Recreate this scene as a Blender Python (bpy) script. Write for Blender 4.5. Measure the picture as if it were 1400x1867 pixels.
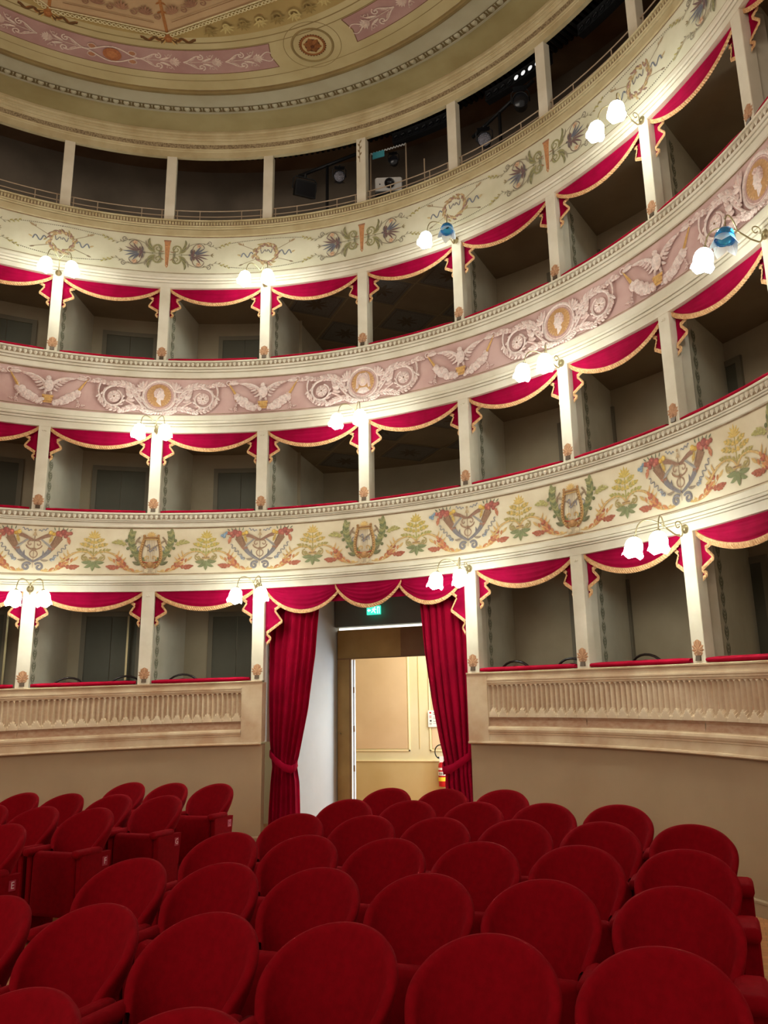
import bpy, math, random
from math import sin, cos, pi, radians, degrees, sqrt, atan2
from mathutils import Vector, Matrix
random.seed(7)
for _o in list(bpy.data.objects): bpy.data.objects.remove(_o)
COL = bpy.context.scene.collection
SC = bpy.context.scene
# one plan unit is 0.9 m; heights are counted from the photographer's eye, which stands 2.0 units over the lowest floor
S = 0.9
Z0 = 2.0
def W(x, y, z): return Vector((x*S, y*S, (z+Z0)*S))
def sag(x, y, z):
    """the lower tiers follow the raked floor and fall a little towards the stage"""
    r = sqrt(x*x+y*y)
    if r < 5.6 or r > 8.2 or z > 7: return z
    t = 0.05 if z < 1 else 0.05*(7-z)/6
    return z+t*(min(max(y, 0.0), 6.6)-6.35)*(1.0 if r < 7.4 else (8.2-r)/0.8)

# ------------------------------------------------------------------ camera
CX, CY, YAW, PITCH, ROLL, FPX = 4.7797, -4.7128, radians(21.6128), radians(14.1598), radians(-0.8694), 1519.8
def make_camera():
    c, s = cos(YAW), sin(YAW); cp, sp = cos(PITCH), sin(PITCH); cr, sr = cos(ROLL), sin(ROLL)
    u = Vector((c, s, 0)); f0 = Vector((-s, c, 0)); z = Vector((0, 0, 1))
    d = f0*cp + z*sp; v = z*cp - f0*sp
    right = u*cr + v*sr; up = v*cr - u*sr
    cam = bpy.data.cameras.new('camera'); o = bpy.data.objects.new('camera', cam); COL.objects.link(o)
    m = Matrix((right, up, -d)).transposed().to_4x4(); m.translation = W(CX, CY, 0)
    o.matrix_world = m
    cam.sensor_fit = 'VERTICAL'; cam.sensor_height = 36.0; cam.lens = FPX/1867*36.0
    cam.clip_start = 0.05; cam.clip_end = 200
    SC.camera = o
make_camera()

# ------------------------------------------------------------------ world, lights, exposure
SC.view_settings.view_transform = 'Standard'; SC.view_settings.look = 'None'
SC.view_settings.gamma = 1.0; SC.view_settings.use_curve_mapping = False
SC.view_settings.exposure = 0.0
world = bpy.data.worlds.new('hall_ambience'); SC.world = world; world.use_nodes = True
world.node_tree.nodes['Background'].inputs['Color'].default_value = (1.0, 0.91, 0.79, 1)
world.node_tree.nodes['Background'].inputs['Strength'].default_value = 0.60
def area_light(name, loc, target, sx, sy, power, color):
    l = bpy.data.lights.new(name, 'AREA'); l.shape = 'RECTANGLE'; l.size = sx*S; l.size_y = sy*S
    l.energy = power; l.color = color
    o = bpy.data.objects.new(name, l); COL.objects.link(o); o.location = W(*loc)
    o.rotation_euler = (W(*target)-W(*loc)).to_track_quat('-Z', 'Y').to_euler(); return o
area_light('stage_work_light', (-0.5, -11.5, 5.5), (0.5, 5, 2.2), 7, 4, 330, (1.0, 0.90, 0.78))  # fill light added from the unseen stage side
area_light('foyer_ceiling_light', (0.9, 10.2, 1.9), (-0.4, 11.0, -1.2), 2.0, 0.8, 105, (1.0, 0.97, 0.88))
area_light('foyer_daylight', (1.4, 9.9, 0.3), (-1.5, 7.6, -0.4), 0.9, 2.2, 75, (0.72, 0.86, 1.0))
LAMP_EMIT = 34.0

# ------------------------------------------------------------------ colour and materials
def lin(c): return c/12.92 if c <= 0.04045 else ((c+0.055)/1.055)**2.4
def rgb(r, g, b): return (lin(r/255), lin(g/255), lin(b/255), 1.0)
def mat(name, color, rough=0.7, color2=None, scale=3.0, metal=0.0, sheen=0.0, sheen_tint=None, emit=None, emit_strength=0, bump=0.0, bump_scale=60.0, trans=0.0, coat=0.0, spec=0.3, detail=6.0, lo=0.35, hi=0.7):
    m = bpy.data.materials.new(name); m.use_nodes = True
    nt = m.node_tree; b = nt.nodes['Principled BSDF']
    b.inputs['Base Color'].default_value = color; b.inputs['Roughness'].default_value = rough; b.inputs['Metallic'].default_value = metal
    b.inputs['Specular IOR Level'].default_value = spec
    if sheen:
        b.inputs['Sheen Weight'].default_value = sheen; b.inputs['Sheen Roughness'].default_value = 0.35
        b.inputs['Sheen Tint'].default_value = sheen_tint or color
    if trans: b.inputs['Transmission Weight'].default_value = trans
    if coat: b.inputs['Coat Weight'].default_value = coat
    if emit:
        b.inputs['Emission Color'].default_value = emit; b.inputs['Emission Strength'].default_value = emit_strength
    tc = nt.nodes.new('ShaderNodeTexCoord')
    if color2:
        n = nt.nodes.new('ShaderNodeTexNoise'); n.inputs['Scale'].default_value = scale; n.inputs['Detail'].default_value = detail; n.inputs['Roughness'].default_value = 0.52
        r = nt.nodes.new('ShaderNodeMapRange'); r.inputs['From Min'].default_value = lo; r.inputs['From Max'].default_value = hi
        x = nt.nodes.new('ShaderNodeMix'); x.data_type = 'RGBA'
        x.inputs['A'].default_value = color; x.inputs['B'].default_value = color2
        nt.links.new(tc.outputs['Object'], n.inputs['Vector']); nt.links.new(n.outputs['Fac'], r.inputs['Value'])
        nt.links.new(r.outputs['Result'], x.inputs['Factor']); nt.links.new(x.outputs['Result'], b.inputs['Base Color'])
    if bump:
        n2 = nt.nodes.new('ShaderNodeTexNoise'); n2.inputs['Scale'].default_value = bump_scale; n2.inputs['Detail'].default_value = 4
        bp = nt.nodes.new('ShaderNodeBump'); bp.inputs['Strength'].default_value = bump; bp.inputs['Distance'].default_value = 0.01
        nt.links.new(tc.outputs['Object'], n2.inputs['Vector']); nt.links.new(n2.outputs['Fac'], bp.inputs['Height']); nt.links.new(bp.outputs['Normal'], b.inputs['Normal'])
    return m
M = {}
M['plaster'] = mat('cream_plaster', rgb(226, 214, 192), 0.75, rgb(206, 192, 166), 2.2, bump=0.06, bump_scale=30)
M['band'] = mat('cream_painted_band', rgb(226, 210, 180), 0.8, rgb(206, 186, 152), 2.0, bump=0.05, bump_scale=25)
M['band_pale'] = mat('pale_grey_green_band', rgb(218, 208, 180), 0.8, rgb(200, 190, 158), 2.0, bump=0.05, bump_scale=25)
M['pink'] = mat('old_rose_band', rgb(205, 168, 158), 0.8, rgb(188, 146, 136), 2.6, bump=0.05, bump_scale=25)
M['line'] = mat('brown_painted_line', rgb(126, 98, 70), 0.8, rgb(160, 134, 104), 9.0)
M['egg_ground'] = mat('egg_row_ground', rgb(156, 130, 100), 0.8, rgb(176, 150, 118), 9.0)
M['dado'] = mat('buff_dado_plaster', rgb(214, 190, 156), 0.75, rgb(186, 150, 116), 3.0, bump=0.08, bump_scale=30)
M['flute'] = mat('buff_flutes', rgb(214, 192, 160), 0.75, rgb(190, 160, 128), 3.5, bump=0.08, bump_scale=30)
def wash_shade_material():
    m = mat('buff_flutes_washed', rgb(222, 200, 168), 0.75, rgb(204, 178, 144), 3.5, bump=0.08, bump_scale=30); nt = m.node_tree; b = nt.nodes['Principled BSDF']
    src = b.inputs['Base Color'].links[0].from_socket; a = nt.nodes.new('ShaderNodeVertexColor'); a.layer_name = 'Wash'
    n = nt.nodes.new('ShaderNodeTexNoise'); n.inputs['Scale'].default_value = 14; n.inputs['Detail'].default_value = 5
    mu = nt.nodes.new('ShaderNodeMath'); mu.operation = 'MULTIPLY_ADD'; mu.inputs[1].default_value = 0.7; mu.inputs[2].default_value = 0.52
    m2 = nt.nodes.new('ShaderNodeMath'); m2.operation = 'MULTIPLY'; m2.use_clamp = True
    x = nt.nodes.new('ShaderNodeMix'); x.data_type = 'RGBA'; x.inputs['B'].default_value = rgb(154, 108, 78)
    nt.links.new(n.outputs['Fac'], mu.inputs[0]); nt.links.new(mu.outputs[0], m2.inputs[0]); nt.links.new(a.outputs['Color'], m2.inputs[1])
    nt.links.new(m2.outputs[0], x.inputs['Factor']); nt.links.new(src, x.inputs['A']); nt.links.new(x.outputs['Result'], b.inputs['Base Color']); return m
M['flute'] = wash_shade_material()
M['stain'] = mat('brown_wash', rgb(160, 118, 88), 0.85, rgb(186, 148, 116), 6.0, bump=0.08, bump_scale=30)
M['taupe'] = mat('taupe_wall_paint', rgb(166, 140, 108), 0.65, rgb(154, 128, 98), 1.2)
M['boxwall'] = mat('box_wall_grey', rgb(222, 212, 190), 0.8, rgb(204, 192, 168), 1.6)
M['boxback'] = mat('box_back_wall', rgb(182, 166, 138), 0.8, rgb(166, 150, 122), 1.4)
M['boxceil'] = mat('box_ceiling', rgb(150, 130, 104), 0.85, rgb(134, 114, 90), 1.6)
M['boxdoor'] = mat('grey_green_door', rgb(98, 94, 78), 0.6, rgb(90, 86, 70), 2)
M['doorframe'] = mat('door_frame_taupe', rgb(126, 116, 96), 0.6)
M['darkline'] = mat('dark_stencil', rgb(112, 106, 88), 0.85)
M['gal_wall'] = mat('gallery_wall', rgb(134, 120, 104), 0.9, rgb(114, 102, 88), 1.5)
M['gal_ceil'] = mat('gallery_boards', rgb(124, 96, 70), 0.9, rgb(104, 80, 58), 2.0)
M['black'] = mat('black_metal', rgb(20, 20, 22), 0.45)
M['grille'] = mat('black_grille', rgb(22, 19, 16), 0.8)
M['railmetal'] = mat('gallery_rail_paint', rgb(186, 164, 138), 0.5)
M['lens'] = mat('grey_lens', rgb(120, 120, 130), 0.12, metal=1.0, bump=1.0, bump_scale=90)
M['lampglass_lit'] = mat('batten_lens', rgb(225, 225, 225), 0.2, emit=(1, 1, 1, 1), emit_strength=0.8)  # weak glow stands in for light reflected off the batten lenses
M['darklens'] = mat('dark_lens', rgb(26, 26, 30), 0.15)
M['white'] = mat('white_plastic', rgb(206, 204, 200), 0.4)
M['cyan'] = mat('cyan_card', rgb(70, 150, 160), 0.6)
M['blue'] = mat('blue_gel', rgb(30, 80, 170), 0.5)
M['velvet'] = mat('crimson_velvet', rgb(158, 0, 54), 0.85, rgb(136, 0, 42), 5.0, sheen=0.3, sheen_tint=rgb(220, 20, 100), spec=0.1)
M['curtain'] = mat('crimson_curtain_velvet', rgb(158, 0, 40), 0.85, rgb(136, 0, 32), 4.0, sheen=0.35, sheen_tint=rgb(225, 20, 80), spec=0.1)
M['cushion'] = mat('rail_velvet', rgb(172, 4, 44), 0.8, rgb(152, 2, 34), 6.0, sheen=0.25, sheen_tint=rgb(230, 30, 80), spec=0.1)
M['gold'] = mat('gold_fringe', rgb(224, 178, 126), 0.7, rgb(200, 148, 100), 40.0, sheen=0.2, lo=0.4, hi=0.6)
M['seat'] = mat('red_seat_velvet', rgb(126, 0, 12), 0.9, rgb(114, 0, 9), 30.0, sheen=0.22, sheen_tint=rgb(220, 0, 30), spec=0.08, bump=0.1, bump_scale=240)
M['plate'] = mat('letter_plate', rgb(160, 40, 60), 0.5)
M['plate_pale'] = mat('pale_letter_plate', rgb(200, 110, 130), 0.5)
M['letter'] = mat('white_letter', rgb(228, 205, 205), 0.6)
M['letter_dark'] = mat('dark_letter', rgb(120, 20, 40), 0.6)
M['brass'] = mat('worn_brass', rgb(176, 160, 120), 0.35, metal=0.85)
M['glow'] = mat('lit_glass', rgb(250, 250, 245), 0.4, emit=(0.88, 1.0, 0.95, 1), emit_strength=LAMP_EMIT)
M['blueglass'] = mat('blue_glass', rgb(30, 160, 235), 0.12, coat=0.6, trans=0.55)
M['frost'] = mat('frosted_white_glass', rgb(245, 250, 252), 0.5, trans=0.75)
M['olive'] = mat('ceiling_olive', rgb(164, 148, 104), 0.85, rgb(146, 128, 84), 1.6)
M['ceil_grey'] = mat('ceiling_grey_cream', rgb(176, 166, 138), 0.85, rgb(164, 152, 122), 1.6)
M['ceil_cream'] = mat('ceiling_cream', rgb(184, 166, 122), 0.85, rgb(170, 150, 104), 1.6)
M['ceil_brown'] = mat('ceiling_brown_moulding', rgb(138, 116, 72), 0.85, rgb(120, 98, 60), 2.4)
M['ceil_dark'] = mat('ceiling_egg_ground', rgb(104, 86, 52), 0.85)
M['ceil_pink'] = mat('ceiling_rose', rgb(172, 134, 124), 0.85, rgb(156, 114, 106), 2.4)
M['ceil_tan'] = mat('ceiling_tan', rgb(184, 152, 112), 0.85, rgb(172, 138, 100), 1.5)
M['ceil_ochre'] = mat('ceiling_ochre', rgb(168, 142, 88), 0.85, rgb(150, 124, 72), 1.5)
M['cornice'] = mat('cornice_buff', rgb(196, 178, 138), 0.75, rgb(176, 154, 112), 3.0, bump=0.05, bump_scale=30)
M['carved'] = mat('cornice_carving', rgb(170, 148, 112), 0.8, rgb(120, 98, 70), 46.0, bump=0.7, bump_scale=60, lo=0.4, hi=0.6)
M['vest'] = mat('vestibule_white', rgb(196, 198, 196), 0.7, rgb(186, 188, 184), 1.2)
M['transom'] = mat('transom_grey_green', rgb(112, 116, 106), 0.6, rgb(102, 106, 96), 1.2)
M['doorwood'] = mat('olive_door_wood', rgb(172, 138, 78), 0.45, rgb(150, 116, 60), 2.2)
M['doorwood2'] = mat('dark_door_wood', rgb(132, 98, 60), 0.45, rgb(116, 82, 48), 2.2)
M['alu'] = mat('white_aluminium', rgb(230, 238, 244), 0.3)
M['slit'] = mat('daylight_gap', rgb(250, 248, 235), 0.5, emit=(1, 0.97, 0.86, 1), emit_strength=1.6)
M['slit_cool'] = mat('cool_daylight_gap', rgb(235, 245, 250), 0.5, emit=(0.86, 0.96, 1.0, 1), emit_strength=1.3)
M['foyer_pink'] = mat('foyer_rose_panel', rgb(222, 196, 158), 0.8, rgb(212, 184, 144), 1.5)
M['foyer_cream'] = mat('foyer_cream', rgb(226, 216, 178), 0.8, rgb(216, 204, 160), 1.4)
M['foyer_dado'] = mat('foyer_dado_ochre', rgb(206, 186, 136), 0.7, rgb(196, 172, 116), 1.2)
M['foyer_line'] = mat('foyer_line', rgb(240, 226, 180), 0.8)
M['sign'] = mat('exit_sign_lit', rgb(120, 255, 230), 0.4, emit=(0.03, 0.72, 0.5, 1), emit_strength=1.3)
M['signwhite'] = mat('exit_sign_white', rgb(255, 255, 255), 0.4, emit=(0.85, 1, 0.95, 1), emit_strength=1.6)
M['paper'] = mat('notice_paper', rgb(235, 232, 226), 0.7)
M['redmetal'] = mat('extinguisher_red', rgb(196, 20, 32), 0.3, coat=0.5)
M['yellow'] = mat('yellow_label', rgb(236, 206, 60), 0.5)
M['bentwood'] = mat('dark_bentwood', rgb(34, 18, 14), 0.3, coat=0.4)
M['redpad'] = mat('chair_pad', rgb(110, 20, 30), 0.8)
M['bracketmetal'] = mat('old_iron_bracket', rgb(92, 74, 58), 0.5, metal=0.4)
def floor_material():
    m = mat('parquet', rgb(190, 148, 104), 0.45, rgb(168, 122, 80), 3.0); nt = m.node_tree
    b = nt.nodes['Principled BSDF']; tc = nt.nodes.new('ShaderNodeTexCoord'); br = nt.nodes.new('ShaderNodeTexBrick')
    br.inputs['Scale'].default_value = 2.0; br.inputs['Color1'].default_value = rgb(190, 126, 78); br.inputs['Color2'].default_value = rgb(172, 110, 66); br.inputs['Mortar'].default_value = rgb(110, 78, 50)
    br.inputs['Mortar Size'].default_value = 0.004; br.inputs['Brick Width'].default_value = 1.6; br.inputs['Row Height'].default_value = 0.16
    nt.links.new(tc.outputs['Object'], br.inputs['Vector']); nt.links.new(br.outputs['Color'], b.inputs['Base Color']); return m
M['floor'] = floor_material()
def paint_material():
    m = bpy.data.materials.new('fresco_paint'); m.use_nodes = True; nt = m.node_tree; b = nt.nodes['Principled BSDF']
    b.inputs['Roughness'].default_value = 0.8; b.inputs['Specular IOR Level'].default_value = 0.2
    a = nt.nodes.new('ShaderNodeVertexColor'); a.layer_name = 'Col'
    n = nt.nodes.new('ShaderNodeTexNoise'); n.inputs['Scale'].default_value = 40; n.inputs['Detail'].default_value = 4
    r = nt.nodes.new('ShaderNodeMapRange'); r.inputs['From Min'].default_value = 0.3; r.inputs['From Max'].default_value = 0.7; r.inputs['To Min'].default_value = 0.82; r.inputs['To Max'].default_value = 1.12
    x = nt.nodes.new('ShaderNodeVectorMath'); x.operation = 'SCALE'
    tc = nt.nodes.new('ShaderNodeTexCoord')
    nt.links.new(tc.outputs['Object'], n.inputs['Vector']); nt.links.new(n.outputs['Fac'], r.inputs['Value'])
    nt.links.new(a.outputs['Color'], x.inputs[0]); nt.links.new(r.outputs['Result'], x.inputs['Scale']); nt.links.new(x.outputs['Vector'], b.inputs['Base Color'])
    return m
M['paint'] = paint_material()

# ------------------------------------------------------------------ mesh helpers
def link(name, me, m, parent=None):
    o = bpy.data.objects.new(name, me); COL.objects.link(o)
    if m is not None and not me.materials: me.materials.append(m)
    if parent is not None: o.parent = parent
    return o
class MB:
    """collects vertices (plan units) and faces for one mesh"""
    def __init__(s): s.V = []; s.F = []; s.C = []
    def add(s, vs, fs):
        n = len(s.V); s.V += [tuple(v) for v in vs]; s.F += [tuple(i+n for i in f) for f in fs]
    def grid(s, rows, close=False):
        n = len(rows[0]); vs = [v for r in rows for v in r]; fs = []
        for i in range(len(rows)-1):
            for j in range(n if close else n-1):
                k = (j+1) % n
                fs.append((i*n+j, i*n+k, (i+1)*n+k, (i+1)*n+j))
        s.add(vs, fs)
    def box(s, x0, x1, y0, y1, z0, z1, taper=None):
        v = [(x0,y0,z0),(x1,y0,z0),(x1,y1,z0),(x0,y1,z0),(x0,y0,z1),(x1,y0,z1),(x1,y1,z1),(x0,y1,z1)]
        s.add(v, [(3,2,1,0),(4,5,6,7),(0,1,5,4),(1,2,6,5),(2,3,7,6),(3,0,4,7)])
    def hexa(s, b, t):
        s.add(list(b)+list(t), [(3,2,1,0),(4,5,6,7),(0,1,5,4),(1,2,6,5),(2,3,7,6),(3,0,4,7)])
    def tube(s, pts, r, n=8, closed=False):
        P = [Vector(p) for p in pts]; rows = []; k = len(P)
        ref = Vector((0.13, 0.21, 0.97))
        for i, p in enumerate(P):
            a = P[i-1] if (i > 0 or closed) else p; b = P[(i+1) % k] if (i < k-1 or closed) else p
            t = (b-a).normalized()
            e1 = t.cross(ref)
            if e1.length < 1e-3: e1 = t.cross(Vector((1, 0, 0)))
            e1.normalize(); e2 = t.cross(e1)
            rr = r[i] if isinstance(r, (list, tuple)) else r
            rows.append([p + (e1*cos(2*pi*j/n)+e2*sin(2*pi*j/n))*rr for j in range(n)])
        if closed: rows.append(rows[0])
        s.grid(rows, close=True)
        if not closed:
            m = len(s.V); s.F.append(tuple(range(m-n, m))); s.F.append(tuple(range(m-n*k+n-1, m-n*k-1, -1)))
    def lathe(s, prof, origin=(0,0,0), axis=(0,0,1), n=14):
        a = Vector(axis).normalized(); e1 = a.orthogonal().normalized(); e2 = a.cross(e1); o = Vector(origin)
        s.grid([[o + a*h + (e1*cos(2*pi*j/n)+e2*sin(2*pi*j/n))*r for j in range(n)] for r, h in prof], close=True)
    def build(s, name, m, parent=None, smooth=False, local=False, nowarp=False):
        me = bpy.data.meshes.new(name); sag = (lambda x, y, z: z) if nowarp else globals()['sag']
        if local: vs = [(x*S, y*S, z*S) for x, y, z in s.V]
        else:
            ox, oy, oz = (0, 0, 0)
            p = parent
            while p is not None: ox += p.location.x; oy += p.location.y; oz += p.location.z; p = p.parent
            vs = [(x*S-ox, y*S-oy, (sag(x, y, z)+Z0)*S-oz) for x, y, z in s.V]
        me.from_pydata(vs, [], s.F); me.update()
        if smooth: me.polygons.foreach_set('use_smooth', [True]*len(me.polygons))
        return link(name, me, m, parent)
def tag(o, label=None, cat=None, group=None, kind=None):
    if label: o['label'] = label
    if cat: o['category'] = cat
    if group: o['group'] = group
    if kind: o['kind'] = kind
    return o
def empty(name, x, y, z, label, cat, group=None):
    o = bpy.data.objects.new(name, None); COL.objects.link(o); o.location = W(x, y, sag(x, y, z)); o.empty_display_size = 0.1
    return tag(o, label, cat, group)
R0 = 6.55
DEL = radians(14.7706)
def P(phi, r, z): return (r*sin(phi), r*cos(phi), z)
def arc(a, b, step=radians(1.23)):
    n = max(1, int(round(abs(b-a)/step))); return [a+(b-a)*i/n for i in range(n+1)]
def sweep(mb, prof, a, b, step=radians(1.23)):
    mb.grid([[P(t, r, z) for r, z in prof] for t in arc(a, b, step)])
def box_arc(mb, a, b, r0, r1, z0, z1):
    pr = [(r0, z0), (r0, z1), (r1, z1), (r1, z0), (r0, z0)]
    sweep(mb, pr, a, b)
    for t in (a, b): mb.add([P(t, r, z) for r, z in pr[:4]], [(0, 1, 2, 3)])
FA, FB = -6*DEL, 6*DEL

# ------------------------------------------------------------------ painted ornament: shallow relief strokes, leaves and discs with their own colours
class Art:
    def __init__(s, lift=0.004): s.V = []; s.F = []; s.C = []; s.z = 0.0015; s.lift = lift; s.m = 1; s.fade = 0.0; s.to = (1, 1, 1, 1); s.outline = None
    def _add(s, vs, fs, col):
        if s.outline and col != s.outline:  # fresco's painted shadow: darker flat copy offset below each relief shape
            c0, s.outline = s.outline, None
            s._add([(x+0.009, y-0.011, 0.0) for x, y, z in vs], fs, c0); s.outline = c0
        col = tuple(col[i]+(s.to[i]-col[i])*s.fade for i in range(4))
        n = len(s.V); s.V += [(s.m*x, y, z+s.z) for x, y, z in vs]
        s.F += [tuple(i+n for i in (f if s.m > 0 else f[::-1])) for f in fs]; s.C += [col]*len(vs); s.z += 0.00007
    def stroke(s, pts, w, col, h=None, closed=False):
        h = s.lift if h is None else h
        n = len(pts); vs = []; fs = []
        for i, (x, y) in enumerate(pts):
            a = pts[i-1] if (i > 0 or closed) else pts[i]; b = pts[(i+1) % n] if (i < n-1 or closed) else pts[i]
            dx, dy = b[0]-a[0], b[1]-a[1]; L = sqrt(dx*dx+dy*dy) or 1; nx, ny = -dy/L, dx/L
            if callable(w): ww = w(i/(n-1))
            elif isinstance(w, tuple): ww = w[0]+(w[1]-w[0])*i/(n-1)
            else: ww = w
            ww = max(ww, 0.002)/2
            vs += [(x+nx*ww, y+ny*ww, 0), (x, y, h*min(1, ww*60)), (x-nx*ww, y-ny*ww, 0)]
        k = n if closed else n-1
        for i in range(k):
            j = (i+1) % n
            fs += [(3*i, 3*i+1, 3*j+1, 3*j), (3*i+1, 3*i+2, 3*j+2, 3*j+1)]
        s._add(vs, fs, col)
    def leaf(s, x, y, ang, L, w, col, curl=0.0, n=5, h=None):
        pts = []; a = ang; px, py = x, y; pts.append((px, py))
        for i in range(n):
            px += cos(a)*L/n; py += sin(a)*L/n; a += curl/n; pts.append((px, py))
        s.stroke(pts, lambda t: w*(sin(pi*min(1, t*0.92+0.08))**0.8), col, h)
    def disk(s, x, y, r, col, h=None, n=10, sy=1.0):
        h = s.lift if h is None else h
        vs = [(x, y, h)]+[(x+r*0.7*cos(2*pi*i/n), y+r*0.7*sy*sin(2*pi*i/n), h*0.8) for i in range(n)]+[(x+r*cos(2*pi*i/n), y+r*sy*sin(2*pi*i/n), 0) for i in range(n)]
        fs = [(0, 1+i, 1+(i+1) % n) for i in range(n)]+[(1+i, n+1+i, n+1+(i+1) % n, 1+(i+1) % n) for i in range(n)]
        s._add(vs, fs, col)
    def ring(s, x, y, r, w, col, h=None, n=28, sy=1.0):
        s.stroke([(x+r*cos(2*pi*i/n), y+r*sy*sin(2*pi*i/n)) for i in range(n)], w, col, h, closed=True)
    def poly(s, pts, col, h=None):
        h = s.lift if h is None else h
        cx = sum(p[0] for p in pts)/len(pts); cy = sum(p[1] for p in pts)/len(pts); n = len(pts)
        s._add([(cx, cy, h)]+[(p[0], p[1], 0) for p in pts], [(0, 1+i, 1+(i+1) % n) for i in range(n)], col)
    def spiral(s, x, y, r, a0, turns, w, col, d=1, n=22, h=None, r1=0.12):
        s.stroke([(x+r*(1-(1-r1)*t)*cos(a0+d*2*pi*turns*t), y+r*(1-(1-r1)*t)*sin(a0+d*2*pi*turns*t)) for t in [i/n for i in range(n+1)]], w, col, h)
    def wave(s, x0, y0, x1, y1, amp, cyc, w, col, n=26, h=None):
        dx, dy = x1-x0, y1-y0; L = sqrt(dx*dx+dy*dy); nx, ny = -dy/L, dx/L
        s.stroke([(x0+dx*t+nx*amp*sin(2*pi*cyc*t), y0+dy*t+ny*amp*sin(2*pi*cyc*t)) for t in [i/n for i in range(n+1)]], w, col, h)
    def bez(s, p0, p1, p2, p3, w, col, n=14, h=None):
        s.stroke(bez(p0, p1, p2, p3, n), w, col, h)
    def acanthus(s, pts, col, size=0.06, n=7, w=0.03, col2=None, tip=True, side=0):
        """a curved stem with lobed leaves down both sides"""
        m = len(pts)-1
        for i in range(n):
            t = (i+0.6)/n; f = t*m; k = min(int(f), m-1); u = f-k
            x = pts[k][0]+(pts[k+1][0]-pts[k][0])*u; y = pts[k][1]+(pts[k+1][1]-pts[k][1])*u
            a = atan2(pts[k+1][1]-pts[k][1], pts[k+1][0]-pts[k][0]); L = size*(0.55+0.6*sin(pi*t))
            c = col2 if (col2 and i % 2) else col
            if side >= 0: s.leaf(x, y, a+0.75, L, w, c, -0.6, 4)
            if side <= 0: s.leaf(x, y, a-0.75, L, w, c, 0.6, 4)
        s.stroke(pts, (0.018, 0.008), col)
        if tip:
            a = atan2(pts[-1][1]-pts[-2][1], pts[-1][0]-pts[-2][0]); s.leaf(pts[-1][0], pts[-1][1], a, size, w, col)
    def build(s, name, mapper, parent):
        me = bpy.data.meshes.new(name)
        ox, oy, oz = (0, 0, 0); p = parent
        while p is not None: ox += p.location.x; oy += p.location.y; oz += p.location.z; p = p.parent
        vs = [mapper(x, y, z) for x, y, z in s.V]
        me.from_pydata([(x*S-ox, y*S-oy, (sag(x, y, z)+Z0)*S-oz) for x, y, z in vs], [], s.F)
        ca = me.color_attributes.new('Col', 'FLOAT_COLOR', 'POINT')
        ca.data.foreach_set('color', [c for col in s.C for c in col])
        me.polygons.foreach_set('use_smooth', [False]*len(me.polygons)); me.update()
        return link(name, me, M['paint'], parent)
def bez(p0, p1, p2, p3, n=14):
    out = []
    for i in range(n+1):
        t = i/n; a, b, c, d = (1-t)**3, 3*t*(1-t)**2, 3*t*t*(1-t), t**3
        out.append((a*p0[0]+b*p1[0]+c*p2[0]+d*p3[0], a*p0[1]+b*p1[1]+c*p2[1]+d*p3[1]))
    return out
def on_band(phi0, zc, r=6.545): return lambda x, y, h: P(phi0+x/r, r-h, zc+y)

# ================================================================== STRUCTURE
def floor_z(y): return -1.80+(0.024 if y < 4.35 else 0.05)*(y-4.35)
def build_floor():
    mb = MB(); rows = []
    for y in [-9, -6, -3, 0, 1.5, 3, 4.35, 4.9, 5.3, 5.59]:
        hw = 7.2 if y < 0 else sqrt(max(0.04, 7.2**2-y*y))
        rows.append([(-hw, y, floor_z(y)), (hw, y, floor_z(y))])
    mb.grid(rows); rows = []
    for y in [5.59+0.1*i for i in range(12)]:
        hw = sqrt(max(0.04, 7.2**2-y*y)); rows.append([(-hw, y, floor_z(y)), (-1.6, y, floor_z(y)), (1.6, y, floor_z(y)), (hw, y, floor_z(y))])
    mb.grid(rows); o = mb.build('floor', M['floor'], nowarp=True); tag(o, kind='structure')
    mb = MB(); mb.box(-4.4, 2.9, 6.70, 11.0, -1.80, -1.69); o = mb.build('floor', M['floor'], nowarp=True); tag(o, kind='structure')
build_floor()

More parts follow.
